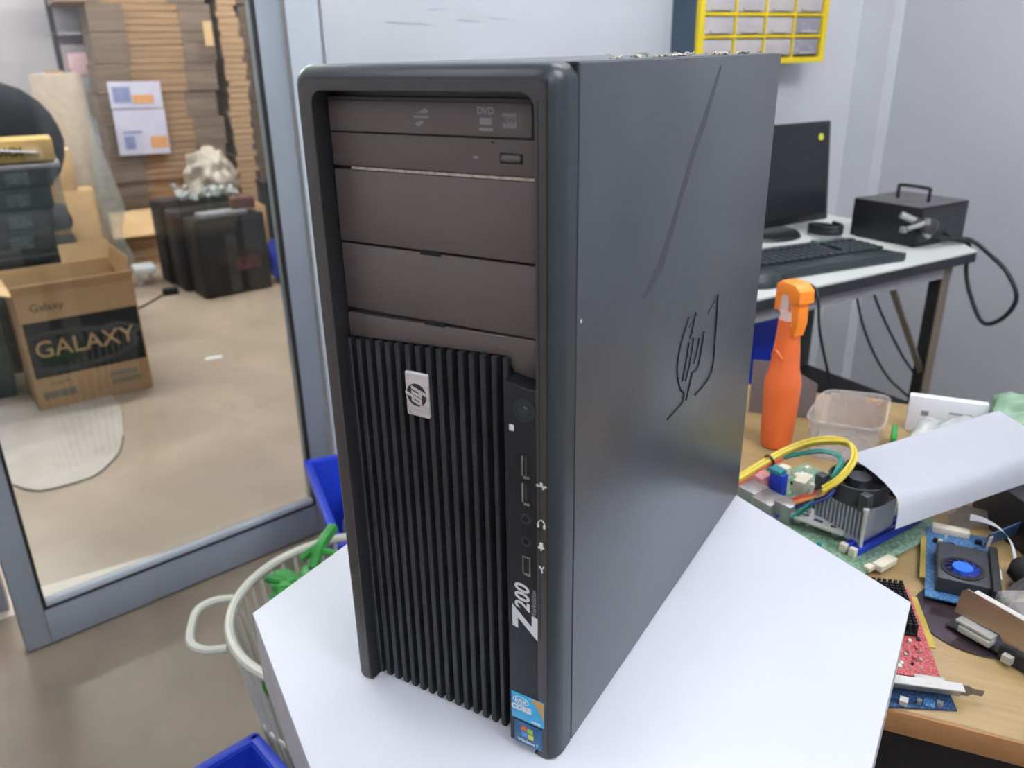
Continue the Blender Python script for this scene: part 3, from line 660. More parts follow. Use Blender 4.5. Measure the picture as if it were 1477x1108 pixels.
obj('trigger', G().prism([(.004, .226), (.022, .226), (.024, .196), (.019, .176), (.011, .176), (.009, .198)], -.0085, .0085, m=Matrix(((1, 0, 0, 0), (0, 0, -1, 0), (0, 1, 0, 0), (0, 0, 0, 1))), bev=.002), M['orange_l'], t)
obj('label', G().lathe([(.0242, .025), (.0250, .035), (.0266, .075), (.0268, .085)], n=12, sx=.92, sy=1.0, cap=False).box(0, .0001, 0, .0001, .05, .0501), M['orange'], t)
# second bottle
t = thing('cleaner_bottle', 'white and red bottle half hidden between the tower and the orange spray bottle', 'bottle', (-.118, .772, DZ))
obj('body', G().lathe([(.024, 0), (.026, .004), (.026, .10), (.022, .125), (.011, .142), (.011, .150)], n=28), M['orange'], t)
obj('label', G().lathe([(.0264, .03), (.0266, .032), (.0266, .105), (.0264, .107)], n=28, cap=False), M['pale_pink'], t)
obj('cap', G().cyl((0, 0, .148), (0, 0, .170), .0125, .011, n=20), M['print_white'], t)
# grey card leaning behind bottle
g = G().prism([(0, 0), (.10, 0), (.10, .055), (.045, .085), (0, .085)], 0, .004, m=frame((-.105, .860, DZ+.0), (1, .25, 0), (-.06, .22, 1)))
tag(obj('card_offcut', g, M['grey_card']), 'dark grey card offcut leaning behind the orange spray bottle', 'card')

# frosted container
t = thing('plastic_container', 'frosted clear rectangular food container behind the motherboard', 'container', (.052, .78, DZ))
g = G()
rim = [(.006, .693), (.105, .706), (.097, .842), (.008, .822)]; cxm = sum(p[0] for p in rim)/4; cym = sum(p[1] for p in rim)/4
rim = [(cxm+(x-cxm)*1.02, cym+(y-cym)*1.0+.036) for x, y in rim]; cym += .036
bot = [(cxm+(x-cxm)*.86, cym+(y-cym)*.84) for x, y in rim]
def rr(poly, z, r=.22, sc=1.0):
    out = []; n = len(poly); c = (sum(p[0] for p in poly)/n, sum(p[1] for p in poly)/n)
    for i in range(n):
        p, a, b_ = Vector(poly[i]), Vector(poly[i-1]), Vector(poly[(i+1) % n])
        for k in range(5):
            t_ = k/4; s0 = p.lerp(a, r*(1-t_)**1.0 if t_ < 1 else 0); q = (p.lerp(a, r))*(1-t_)**2 + p*2*t_*(1-t_) + (p.lerp(b_, r))*t_**2
            out.append(g.b.verts.new((c[0]+(q.x-c[0])*sc, c[1]+(q.y-c[1])*sc, z)))
    return out
Ls = [rr(bot, DZ+.001), rr(rim, DZ+.060), rr(rim, DZ+.0605, sc=1.035), rr(rim, DZ+.063, sc=1.035), rr(rim, DZ+.063, sc=.985), rr(bot, DZ+.0025, sc=.98)]
for k in range(len(Ls)-1):
    for i in range(20): g.b.faces.new((Ls[k][i], Ls[k][(i+1) % 20], Ls[k+1][(i+1) % 20], Ls[k+1][i]))
g.b.faces.new(Ls[0][::-1]); g.b.faces.new(Ls[-1])
obj('tub', g, M['clear'], t, world=True)
tag(obj('cardboard_piece', G().box(-.04, .04, 0, .003, 0, .052, m=frame((.055, .868, DZ+.003), (1, .10, 0), (-.1, 1, 0))), M['card_l']), 'tan cardboard piece standing inside the frosted container', 'cardboard')
tag(obj('green_strip', G().box(0, .008, 0, .05, 0, .03, m=frame((.113, .80, DZ), (1, .1, 0), (-.1, 1, 0)), bev=.002), M['green']), 'small green plastic block between the container and the white box', 'plastic block')
# white printed box
t = thing('paper_box', 'small white printed carton behind the white plastic sheet', 'box', (.14, .92, DZ))
Bx = frame((.122, .905, DZ), (.99, .12, 0), (-.12, .99, 0))
obj('carton', G().box(0, .105, 0, .014, 0, .058, m=Bx, bev=.0015), M['paper'], t, world=True)
obj('print', G().box(.018, .028, -.0006, .001, .028, .036, m=Bx).box(.055, .085, -.0006, .001, .036, .0385, m=Bx), M['print_grey'], t, world=True)
# crinkled film bag
def bagf(c, rx, ry, rz, rot, seed, bot_=DZ+.0005):
    g = G().blob((0, 0, 0), 1, .35, 2.2, 4, (rx, ry, rz), seed)
    for v in g.b.verts:
        k = .006*noise.noise(v.co*60); v.co += Vector((k, k, k)); v.co = rot2(rot) @ v.co + Vector(c)
        v.co.z = max(v.co.z, bot_)
    return g
tag(obj('clear_film_bag', bagf((.190, .835, DZ+.024), .070, .040, .032, math.radians(40), 3), M['bag']), 'crinkled clear plastic bag between the white box and the white sheet', 'bag')
tag(obj('green_film_bag', bagf((.300, .935, DZ+.036), .085, .050, .048, math.radians(25), 6), M['bag_green']), 'green tinted film bag at the right edge behind the white sheet', 'bag')

# white plastic sheet resting on the cooler and the black unit
A0 = Vector((.084, .590, -.0065)); A1 = Vector((.174, .468, -.0065)); DR = Vector((.148, .215, .0)); 
def sheet(i, j):
    base = A0.lerp(A1, j*.86) + DR*i*1.02
    z = -.0065
    if j > .78:
        t_ = (j-.78)/.22; z -= .030*t_*t_; base += (A1-A0).normalized()*(-.012*t_*t_)
    if j > .5 and i < .2: pass
    z += .006*i
    bow = (A0-A1).normalized()*(.014*math.sin(PI*j))*(1 if i == 0 else max(0, 1-i*6))
    if i < .17: base += -DR.normalized()*.010*math.sin(PI*j)*(-1)*(1-i*6)
    return Vector((base.x, base.y, z))
tag(obj('plastic_sheet', G().grid(sheet, 30, 22, .0012), M['sheet']), 'large glossy white plastic sheet curling over the cpu cooler', 'sheet')

# motherboard
e1 = Vector((.423, .906, 0)); e2 = Vector((-.906, .423, 0)); MC = Vector((.112, .428, DZ+.004))
MF = Matrix(((e1.x, e2.x, 0, MC.x), (e1.y, e2.y, 0, MC.y), (0, 0, 1, MC.z), (0, 0, 0, 1)))
def mb(x, y): # world xy -> board local
    v = Vector((x-MC.x, y-MC.y, 0)); return v.dot(e1), v.dot(e2)
t = thing('motherboard', 'green computer motherboard with cooler, ports and blue memory slots', 'circuit board', tuple(MC), math.atan2(e1.y, e1.x))
def MO(name, g, m, parent=None, **k): return obj(name, g, m, parent or t, **k)
MO('board', G().box(0, .215, 0, .205, 0, .0018), M['pcb'])
MO('standoff', G().box(.01, .02, .01, .02, -.004, 0).box(.19, .2, .18, .19, -.004, 0).box(.01, .02, .18, .19, -.004, 0).box(.19, .2, .01, .02, -.004, 0), M['metal'])
for y0 in (.0245, .0365):
    s_ = MO('memory_slot', G().box(.072, .200, y0, y0+.0085, .0018, .0105, bev=.0006), M['slot_blue'])
    MO('slot_groove', G().box(.077, .197, y0+.0030, y0+.0050, .0104, .0108), M['black'], s_)
    MO('slot_clip', G().box(.066, .073, y0, y0+.0085, .0018, .0130, bev=.0012), M['cream'], s_)
hx, hy = mb(.104, .562)
hs = MO('heatsink', G().box(hx-.031, hx+.031, hy-.031, hy+.031, .008, .014), M['fin_alu'])
g = G()
for k in range(13): 
    y = hy-.031+k*.062/12; g.box(hx-.031, hx+.031, y-.0011, y+.0011, .014, .050)
MO('cooling_fins', g, M['fin_alu'], hs)
MO('heatsink_foot', G().box(hx-.018, hx+.018, hy-.018, hy+.018, .0018, .008), M['metal'], hs)
for sx, sy in ((-1, -1), (1, -1), (-1, 1), (1, 1)):
    MO('push_pin', G().cyl((hx+sx*.036, hy+sy*.036, .0018), (hx+sx*.036, hy+sy*.036, .056), .0022, n=10).cyl((hx+sx*.036, hy+sy*.036, .056), (hx+sx*.036, hy+sy*.036, .060), .0035, n=12), M['metal_l'], hs)
fz = .052
fan = MO('cooling_fan', G().ring((hx, hy, fz), (0, 0, 1), .0315, .0345, .022, n=40), M['fan_black'])
for sx, sy in ((-1, -1), (1, -1), (-1, 1), (1, 1)):
    MO('fan_corner', G().box(hx+sx*.0235, hx+sx*.0355, hy+sy*.0235, hy+sy*.0355, fz, fz+.022, bev=.002), M['fan_black'], fan)
MO('fan_hub', G().cyl((hx, hy, fz+.003), (hx, hy, fz+.023), .0135, n=28), M['fan_black'], fan)
g = G()
for k in range(7):
    a = 2*PI*k/7
    def blade(i, j, a=a):
        r = .013+.019*i; th = a + (j-.5)*.62+ i*.25; return Vector((hx+r*math.cos(th), hy+r*math.sin(th), fz+.006+.014*j))
    g.grid(blade, 4, 4, .0010)
MO('fan_blades', g, M['fan_black'], fan)
# ports along the near-left edge
def mbox(name, x, y, lx, ly, h, m, rot=0.0, z0=.0018, parent=None, bev=.0008):
    a, b_ = mb(x, y); return MO(name, G().box(-lx/2, lx/2, -ly/2, ly/2, 0, h, m=Matrix.Translation((a, b_, z0)) @ rot2(rot), bev=bev), M[m], parent)
mbox('port_block', .006, .556, .034, .030, .020, 'metal'); mbox('port_block', -.020, .580, .030, .026, .016, 'metal')
mbox('port_block', .030, .545, .020, .024, .026, 'metal')
mbox('video_port', .004, .607, .012, .020, .030, 'slot_blue'); mbox('video_port_cap', .000, .607, .014, .022, .006, 'teal', z0=.0318)
mbox('audio_block', -.022, .612, .020, .026, .020, 'pink'); mbox('power_plug', .030, .632, .030, .016, .018, 'cream', .3); mbox('power_plug', -.004, .655, .030, .014, .012, 'cream', .1)
mbox('white_header', .150, .500, .030, .012, .008, 'cream'); mbox('white_header', .136, .484, .010, .008, .006, 'cream')
mbox('choke', .050, .620, .012, .012, .012, 'fan_black'); mbox('choke', .052, .600, .010, .012, .014, 'black')
random.seed(11)
for k in range(46):
    x = random.uniform(.01, .205); y = random.uniform(.008, .195)
    if abs(x-hx) < .045 and abs(y-hy) < .045: continue
    if y < .05 and x > .06: continue
    if random.random() < .35:
        MO('capacitor', G().cyl((x, y, .0018), (x, y, .0018+random.uniform(.005, .010)), random.uniform(.002, .0035), n=12), M[random.choice(('metal', 'fan_black', 'metal_l', 'teal'))])
    else:
        l = random.uniform(.003, .009); MO('chip', G().box(x-l/2, x+l/2, y-l*.35, y+l*.35, .0018, random.uniform(.003, .006)), M[random.choice(('fan_black', 'cream', 'black', 'metal_l'))])
# loose port shield lying on the board
t3 = thing('port_shield', 'light grey slotted port shield lying on the motherboard', 'metal plate', (.070, .541, -.080))
SF = frame((.070, .541, -.075), (1, -.12, -.06), (.12, 1, .12))
obj('plate', G().box(-.031, .031, -.014, .014, -.002, .002, m=SF, bev=.001), M['metal_l'], t3, world=True)
g = G()
for x, y, l, h in ((-.018, .005, .012, .003), (-.018, -.003, .012, .003), (.000, .006, .010, .005), (.000, -.005, .010, .004), (.018, .006, .006, .003), (.018, .000, .006, .003), (.018, -.006, .006, .003)):
    g.box(x-l/2, x+l/2, y-h/2, y+h/2, .0018, .0024, m=SF)
obj('cut_outs', g, M['pcb_navy'], t3, world=True)
obj('legs', G().box(-.028, -.020, -.008, .008, -.0105, -.002, m=SF).box(.018, .026, -.008, .008, -.0110, -.002, m=SF), M['metal'], t3, world=True)

# cable loom
def wire(name, pts, r, m, label): return tag(obj(name, G().tube(pts, r, n=8, sub=8), M[m]), label, 'cable')
Y = [(-.060, .500, -.060), (-.031, .534, -.044), (-.009, .566, -.031), (.015, .601, -.020), (.046, .606, -.004), (.080, .600, .004), (.094, .562, .002), (.084, .536, -.016), (.070, .530, -.030)]
t = thing('cable_loom', 'bundle of yellow, red, orange and teal wires looping over the motherboard', 'cable loom', (-.04, .55, -.08))
random.seed(2)
def loom(nm, off, r, m, pts=Y, jit=.0012):
    o = Vector(off); obj(nm, G().tube([Vector(p)+o+Vector((random.uniform(-jit, jit),)*3) for p in pts], r, n=7, sub=6), M[m], t, world=True)
for off in ((0, 0, 0), (.002, -.003, .002), (-.001, .003, .003)): loom('yellow_wire', off, .0022, 'y_wire')
for off in ((.001, .001, -.003),): loom('yellow_wire', off, .0020, 'y_wire')
TL = [(-.02, .585, -.045), (-.004, .596, -.036), (.025, .602, -.024), (.052, .598, -.012), (.076, .582, -.006), (.080, .556, -.010), (.066, .536, -.040), (.040, .531, -.074)]
for off in ((0, 0, 0), (.002, .002, -.003), (-.002, -.002, -.002)): loom('teal_wire', off, .0018, 't_wire', TL)
RL = [(.018, .550, -.078), (.038, .552, -.062), (.058, .544, -.045), (.074, .536, -.030), (.082, .540, -.018)]
for off, m_ in (((0, 0, 0), 'r_wire'), ((.001, -.004, -.001), 'o_wire'), ((0, -.007, -.003), 'o_wire'), ((-.001, .003, .001), 'r_wire'), ((0, -.010, -.004), 'k_wire'), ((.002, -.012, -.005), 'b_wire')): loom('red_wire' if m_ == 'r_wire' else 'orange_wire' if m_ == 'o_wire' else 'dark_wire', off, .0018, m_, RL)
LL = [(-.060, .505, -.060), (-.034, .530, -.050), (-.012, .560, -.034), (.010, .590, -.026)]
for off, m_ in (((0, 0, -.004), 'r_wire'), ((-.003, .003, -.001), 'o_wire'), ((-.005, .005, .001), 'y_wire')): loom('red_wire' if m_ == 'r_wire' else 'orange_wire', off, .0020, m_, LL)
obj('cable_tie', G().ring((-.004, .574, -.029), (.5, .8, .3), .0065, .0078, .003, n=16), M['k_wire'], t, world=True)

# blue graphics card with a fan shroud
t = thing('graphics_card', 'blue graphics card with a black shroud and round blue fan', 'graphics card', (.215, .53, DZ), math.radians(5))
GF = frame((.195, .462, DZ+.006), (.99, .09, 0), (-.09, .99, 0))
def GO(name, g, m, par=None, **k): return obj(name, g, M[m], par or t, world=True, **k)
GO('board', G().box(0, .064, 0, .150, 0, .0016, m=GF), 'pcb_blue'); GO('spacer', G().box(.005, .012, .02, .03, -.006, 0, m=GF).box(.05, .058, .12, .13, -.006, 0, m=GF), 'fan_black')
GO('edge_contacts', G().box(-.0055, 0, .035, .125, .0002, .0014, m=GF), 'gold')
sh = GO('fan_shroud', G().box(.009, .060, .012, .088, .0016, .020, m=GF, bev=.002), 'fan_black')
FC = GF @ Vector((.033, .038, .020))
GO('shroud_ring', G().ring((FC.x, FC.y, FC.z), (0, 0, 1), .0185, .0215, .0012, n=32), 'groove', sh)
GO('fan_well', G().cyl((FC.x, FC.y, FC.z), (FC.x, FC.y, FC.z+.0004), .0185, n=32), 'black', sh)
fb = GO('fan', G().cyl((FC.x, FC.y, FC.z), (FC.x, FC.y, FC.z+.003), .0105, .010, n=28), 'fan_blue', sh)
g = G()
for k in range(11):
    a = 2*PI*k/11
    def bl(i, j, a=a):
        r = .0095+.0075*i; th = a+(j-.5)*.30+i*.35; return Vector((FC.x+r*math.cos(th), FC.y+r*math.sin(th), FC.z+.0007+.0016*j))
    g.grid(bl, 3, 2, .0004)
GO('fan_vanes', g, 'slot_blue', sh)
GO('side_bracket', G().box(.060, .068, .002, .092, .0016, .024, m=GF, bev=.001), 'groove'); GO('bracket_clip', G().box(.067, .0695, .03, .05, .012, .022, m=GF), 'metal_l')
GO('connector', G().box(.006, .045, .136, .148, .0016, .010, m=GF, bev=.001), 'cream', label='cream connector')
random.seed(4)
for k in range(18):
    x = random.uniform(.006, .056); y = random.uniform(.094, .130); l = random.uniform(.003, .008)
    GO('chip', G().box(x, x+l, y, y+l*.6, .0016, random.uniform(.003, .007), m=GF), random.choice(('black', 'cream', 'metal_l', 'fan_black', 'maroon')))
tag(obj('ribbon_cable', G().grid(lambda i, j: Vector((.224+.055*i+.014*math.sin(i*PI)-.004*i*j, .604-.075*i*i+(.011-.02*i)*j*1.5, DZ+.032-.030*i*i+.006*math.sin(i*PI))), 16, 3, .0006), M['paper']), 'white flat ribbon cable curling beside the blue graphics card', 'cable')

# red card with black heatsink, in front
t = thing('red_expansion_card', 'red expansion card with black finned heatsink and steel bracket', 'expansion card', (.185, .38, DZ), 0)
CF = frame((.222, .328, DZ+.010), (-.315, .949, 0), (-.949, -.315, 0))   # x up the card, y to the left
def CO(name, g, m, par=None, **k): return obj(name, g, M[m], par or t, world=True, **k)
CO('board', G().box(0, .140, 0, .052, 0, .0016, m=CF), 'pcb_red'); CO('edge_contacts', G().box(.045, .125, -.006, 0, .0002, .0014, m=CF), 'gold')
CO('heatsink', G().box(.058, .135, .008, .050, .0016, .004, m=CF), 'black')
g = G()
for k in range(16):
    for q in range(8): g.box(.060+k*.0048, .0622+k*.0048, .008+q*.0054, .0115+q*.0054, .004, .014, m=CF)
CO('cooling_fins', g, 'black')
random.seed(8)
for k in range(22):
    x = random.uniform(.006, .052); y = random.uniform(.004, .046); l = random.uniform(.002, .006)
    CO('chip', G().box(x, x+l, y, y+l*.7, .0016, random.uniform(.0025, .005), m=CF), random.choice(('black', 'cream', 'metal_l', 'metal', 'pcb_red')))
BF = frame((.2345, .3235, DZ), (-.949, -.315, 0), (0, 0, 1))       # bracket face: x to the left, y up
br = CO('bracket', G().box(-.004, .066, .003, .0155, -.0006, .0006, m=BF), 'metal')
CO('bracket_tab', G().prism([(-.004, .005), (-.010, .004), (-.013, .007), (-.022, .006), (-.023, .012), (-.013, .013), (-.010, .0155), (-.004, .0155)], -.0006, .0006, m=BF), 'leg_brown', br)
CO('bracket_lip', G().box(-.004, .066, .0155, .0168, -.010, .0006, m=BF), 'metal_l', br)
CO('display_connector', G().box(.008, .034, .0035, .0135, .0006, .010, m=BF, bev=.001), 'metal_l', br); CO('round_connector', G().cyl(BF @ Vector((.050, .009, .0)), BF @ Vector((.050, .009, .006)), .0052, n=18), 'black', br)
CO('screw_post', G().cyl(BF @ Vector((.040, .008, 0)), BF @ Vector((.040, .008, .004)), .002, n=10).cyl(BF @ Vector((.003, .008, 0)), BF @ Vector((.003, .008, .004)), .002, n=10), 'metal_l', br)
t = thing('blue_expansion_card', 'small blue circuit card under the steel bracket of the red card', 'expansion card', (.21, .30, DZ))
g = G().prism([(.182, .279), (.238, .306), (.229, .329), (.172, .302)], DZ+.0004, DZ+.0020); obj('board', g, M['pcb_navy'], t, world=True)
for x, y, l, h, m_ in ((.196, .291, .007, .005, 'metal_l'), (.208, .298, .004, .004, 'metal'), (.216, .301, .009, .002, 'pcb_blue'), (.224, .305, .005, .003, 'metal')):
    obj('chip', G().box(x-l/2, x+l/2, y-l/2, y+l/2, DZ+.002, DZ+.002+h), M[m_], t, world=True)
# disc
t = thing('compact_disc', 'dark mirror-like compact disc half under the bracket card', 'disc', (.246, .455, DZ))
obj('disc_ring', G().ring((0, 0, .0003), (0, 0, 1), .0075, .060, .0012, n=56), M['disc'], t)
# card with long steel bracket, at the right
t = thing('bracket_card', 'dark card with a long bent steel bracket and silver display socket', 'expansion card', (.25, .40, DZ))
KF = frame((.2235, .4285, DZ+.004), (.885, -.466, .02), (0, .03, 1))
def KO(name, g, m, par=None, **k): return obj(name, g, M[m], par or t, world=True, **k)
kb_ = KO('bracket', G().prism([(0, .016), (.003, .042), (.008, .047), (.14, .040), (.14, .012), (.05, .012), (.045, .018)], -.0006, .0006, m=KF), 'bracket')
KO('bracket_lip', G().box(.010, .14, .0440, .0452, -.010, .0006, m=KF @ Matrix.Rotation(-.05, 4, 'Z')), 'metal_l', kb_)
KO('slot_hole', G().box(.074, .092, .024, .028, .0004, .0012, m=KF), 'black', kb_)
KO('display_socket', G().box(.010, .042, .002, .009, -.004, .008, m=KF, bev=.001).box(.006, .042, .0105, .0135, -.004, .007, m=KF, bev=.0006), 'metal_l', label='silver display socket')
KO('board', G().box(-.004, .15, -.001, .001, -.06, .004, m=KF), 'pcb_black'); KO('lower_edge', G().box(.05, .15, -.0035, .010, .000, .006, m=KF), 'pcb_black')
KO('white_connector', G().box(.056, .065, -.001, .007, .006, .012, m=KF), 'metal_l')
# clear blister and black pieces at the right
t = thing('blister_pack', 'clear plastic blister pack at the right edge above the steel bracket', 'packaging', (.30, .46, DZ+.012))
obj('blister', G().box(-.035, .04, -.025, .03, 0, .022, m=rot2(.5), bev=.006, seg=3), M['clear'], t); obj('insert', G().box(-.02, .03, -.012, .02, .003, .012, m=rot2(.5)), M['k_wire'], t)
tag(obj('black_strap', G().tube([(.243, .445, DZ+.012), (.262, .472, DZ+.016), (.285, .52, DZ+.018), (.31, .56, DZ+.014)], .007, n=8, sub=5), M['leg_dark']), 'dark grey plastic strip between the graphics card and the blister pack', 'plastic strip')
tag(obj('rubber_knob', G().blob((.287, .545, DZ+.018), .020, .4, 2, 2, (1, 1.2, .8), 3), M['black']), 'black rubber knob at the right edge beside the ribbon cable', 'rubber knob')
# black unit under the sheet
t = thing('power_supply', 'black power supply unit under the right end of the white sheet', 'power supply', (.33, .67, DZ), math.radians(40))
obj('housing', G().box(-.075, .11, -.055, .075, 0, .062, bev=.003), M['box_blk'], t); obj('blue_label', G().box(-.06, .0, -.0560, -.0545, .030, .055), M['b_wire'], t)
t = thing('small_blue_card', 'narrow blue circuit card leaning on the black power supply', 'circuit board', (.262, .60, DZ))
LF = frame((.243, .588, DZ+.012), (.62, .78, .12), (.1, -.25, 1))
obj('board', G().box(0, .075, 0, .020, 0, .0015, m=LF), M['pcb_navy'], t, world=True); obj('contacts', G().box(0, .006, 0, .016, .0015, .0025, m=LF).box(.05, .056, 0, .016, .0015, .0025, m=LF), M['metal_l'], t, world=True)
tag(obj('metal_cover', G().prism([(0, 0), (.05, 0), (.05, .02), (.02, .03), (0, .02)], 0, .003, m=frame((.205, .625, DZ+.001), (.8, .6, .0), (-.2, .3, .9))), M['bracket']), 'small folded steel cover under the edge of the white sheet', 'metal cover')

# ------------------------------------------------------------------ workbench against the wall
BM = rot2(ANG)
t = thing('workbench', 'white topped workbench with dark edge and grey rail, by the wall', 'workbench', wp(.9, 1.1, FL), ANG)
TP = [(0.85, .725), (1.669, .725), (1.76, .85), (1.76, 1.50), (0.85, 1.50)]
obj('bench_top', G().prism(TP, -.004, 0, m=BM), M['bench_top'], t, world=True)
obj('edge_band', G().prism([(a, b - (.0006 if b < .8 else 0)) for a, b in TP], -.026, -.004, m=BM), M['bench_edge'], t, world=True)
obj('rail', G().box(.88, 1.62, .745, .765, -.058, -.026, m=BM), M['bench_rail'], t, world=True)
obj('rail', G().box(.88, 1.62, 1.43, 1.45, -.058, -.026, m=BM), M['bench_rail'], t, world=True)
for u in (.86, 1.585):
    for n in (.745, 1.41):
        obj('leg', G().box(u, u+.030, n, n+.004, FL, -.026, m=BM).box(u+.026, u+.030, n, n+.035, FL, -.026, m=BM), M['leg_brown'], t, world=True)
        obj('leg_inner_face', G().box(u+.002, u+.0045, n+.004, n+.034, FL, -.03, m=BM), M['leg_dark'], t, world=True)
g = G().tube([wp(1.42, .765, -.05), wp(1.600, .762, -.31)], .009, n=4, smooth=False); obj('brace', g, M['leg_brown'], t, world=True)
# monitor
t = thing('monitor', 'black flat computer monitor with a lime round sticker', 'monitor', wp(1.40, 1.16, 0), ANG)
TM = Matrix.Translation((0, -.05, .0)) @ Matrix.Rotation(math.radians(-6), 4, 'X')
obj('casing', G().box(-.22, .215, 0, .035, .022, .275, m=TM, bev=.004), M['mon_frame'], t)
obj('screen', G().box(-.207, .202, -.0012, .002, .042, .264, m=TM), M['screen'], t)
obj('sticker', G().cyl((.176, -.0022, .236), (.176, -.001, .236), .0085, n=24, m=TM), M['lime'], t)
obj('stand', G().box(-.03, .03, .0, .03, .004, .12), M['mon_frame'], t); obj('stand_base', G().cyl((0, -.01, 0), (0, -.01, .008), .105, .10, n=36), M['mon_frame'], t)
obj('button_row', G().box(.10, .17, -.002, .001, .028, .033, m=TM), M['leg_dark'], t)
# keyboard
ka = math.atan2(1.653-1.341, .019+.214)
t = thing('keyboard', 'black computer keyboard with a palm rest on the workbench', 'keyboard', (.019, 1.653, 0), ka + math.radians(2))
KBM = Matrix.Translation((0, 0, 0))
g = G().prism([(-.44, 0), (-.43, -.012), (-.02, -.012), (.004, .004), (-.012, .055), (.012, .185), (0, .195), (-.44, .195)], .0, .014, bev=.003)
obj('body', g, M['kb'], t)
obj('palm_rest', G().prism([(-.425, -.006), (-.03, -.006), (-.012, .004), (-.022, .045), (-.425, .045)], .014, .017, bev=.001), M['kb'], t)
km = G().box(-.0078, .0078, -.0078, .0078, 0, .006, bev=.0015)
k0 = None
for r in range(5):
    for c in range(20):
        x = -.425 + .0208*c + .008; y = .062 + r*.0195 + (.006 if r == 4 else 0)
        if c == 14 and r: continue
        if k0 is None: k0 = obj('key', km, M['key'], t); kk = k0
        else: kk = k0.copy(); COL.objects.link(kk); kk.parent = t
        kk.location = (x, y, .0145 + r*.0006)
obj('media_button', G().box(-.30, -.26, .172, .178, .014, .016).box(-.10, -.05, .172, .178, .014, .016), M['print_grey'], t)
# black power box with handle
t = thing('power_box', 'black metal box with a carrying handle and plugs on the workbench end', 'equipment box', wp(1.575, .822, 0), ANG)
BW, BD, BH = .190, .185, .095
obj('case', G().box(0, BW, 0, BD, .004, BH, bev=.0015), M['box_blk'], t); obj('top_plate', G().box(.001, BW-.001, .001, BD-.001, BH, BH+.0012), M['box_grey'], t)
obj('end_panel', G().box(.008, BW-.008, -.0015, .001, .012, BH-.006), M['fan_black'], t)
obj('handle', G().tube([(.085, .040, BH), (.085, .040, BH+.026), (.085, .046, BH+.033), (.085, .118, BH+.033), (.085, .124, BH+.026), (.085, .124, BH)], .0042, sub=4), M['k_wire'], t)
obj('foot', G().box(.01, .025, .01, .025, 0, .004).box(BW-.025, BW-.01, .01, .025, 0, .004).box(.01, .025, BD-.025, BD-.01, 0, .004).box(BW-.025, BW-.01, BD-.025, BD-.01, 0, .004), M['black'], t)
pm = Matrix.Translation((.0, -.016, .066))
pl_ = obj('plug', G().cyl((-.030, .030, .080), (-.006, .008, .066), .0085, n=14), M['metal'], t)
obj('plug_collar', G().cyl((-.006, .008, .066), (.012, -.012, .052), .011, n=14), M['fan_black'], pl_)
obj('plug', G().box(-.034, -.018, .012, .026, .038, .052, bev=.002), M['metal'], t)
obj('plug_clamp', G().cyl((-.020, .012, .048), (.002, -.014, .062), .006, n=12).cyl((.004, -.018, .060), (.004, -.018, .074), .007, n=12).cyl((.006, -.014, .040), (.020, -.018, .030), .007, n=12), M['metal'], t)
obj('valve_block', G().blob((.022, -.016, .052), .022, .25, 2, 2, (1.2, .7, .9), 2), M['fan_black'], t)
hp_ = [(1.60, .803, .045), (1.645, .800, .020), (1.69, .790, .012), (1.735, .785, -.005), (1.752, .79, -.07), (1.75, .765, -.13), (1.75, .72, -.19), (1.75, .675, -.165), (1.75, .655, -.11), (1.75, .69, -.055), (1.75, .745, -.018), (1.748, .79, .004), (1.70, .806, .012), (1.66, .808, .030)]
tag(obj('black_hose', G().tube([wp(*p) for p in hp_], .0055, n=10, sub=8), M['k_wire']), 'thick black hose looping off the end of the workbench', 'hose')
tag(obj('coiled_cable', G().tube([wp(1.52+.03*math.cos(a*.7), 1.04+.045*math.sin(a*.7), .006+a*.0009) for a in range(28)], .0045, n=8, sub=2), M['k_wire']), 'coil of black cable lying beside the monitor', 'cable')
t = thing('cable_adapter', 'small green and black adapter beside the monitor base', 'adapter', wp(1.43, .98, 0), ANG)
obj('block', G().box(-.02, .02, -.012, .012, 0, .012, bev=.002), M['pcb'], t); obj('end', G().box(.02, .03, -.008, .008, .001, .010, bev=.001), M['metal_l'], t)
tag(obj('mouse', G().lathe([(.0, .030), (.012, .029), (.024, .022), (.030, .010), (.030, 0)], n=28, sx=1.5, sy=1.0, m=Matrix.Translation((-.205, 1.285, 0)) @ rot2(ka)), M['kb']), 'black computer mouse in front of the keyboard', 'mouse')
wire('hanging_cable', [(-.215, 1.315, .006), (-.19, 1.33, .006), (-.150, 1.325, .008), (-.110, 1.305, .004), (-.095, 1.292, -.02), (-.085, 1.30, -.09), (-.055, 1.32, -.20)], .003, 'k_wire', 'thin black cable drooping over the bench edge behind the spray bottle')
wire('hanging_cable', [(-.205, 1.31, .006), (-.17, 1.30, .006), (-.135, 1.268, .004), (-.125, 1.255, -.02), (-.118, 1.262, -.10), (-.125, 1.28, -.20), (-.14, 1.30, -.27)], .0025, 'k_wire', 'second thin black cable dropping close behind the spray bottle head')
wire('wall_cable', [wp(1.55, 1.42, -.03), wp(1.56, 1.42, -.15), wp(1.545, 1.42, -.26), wp(1.555, 1.42, -.36), wp(1.535, 1.42, -.48), wp(1.55, 1.43, -.60)], .0035, 'k_wire', 'wavy black cable hanging under the middle of the workbench')
wire('leg_cable', [wp(1.50, .90, -.04), wp(1.56, .88, -.16), wp(1.62, .84, -.28), wp(1.68, .80, -.38), wp(1.72, .78, -.50)], .0032, 'k_wire', 'black cable slanting behind the brown bench leg')
wire('leg_cable', [wp(1.49, .92, -.05), wp(1.53, .90, -.20), wp(1.60, .86, -.34), wp(1.70, .82, -.44), wp(1.78, .80, -.56)], .0032, 'k_wire', 'lower black cable slanting behind the brown bench leg')
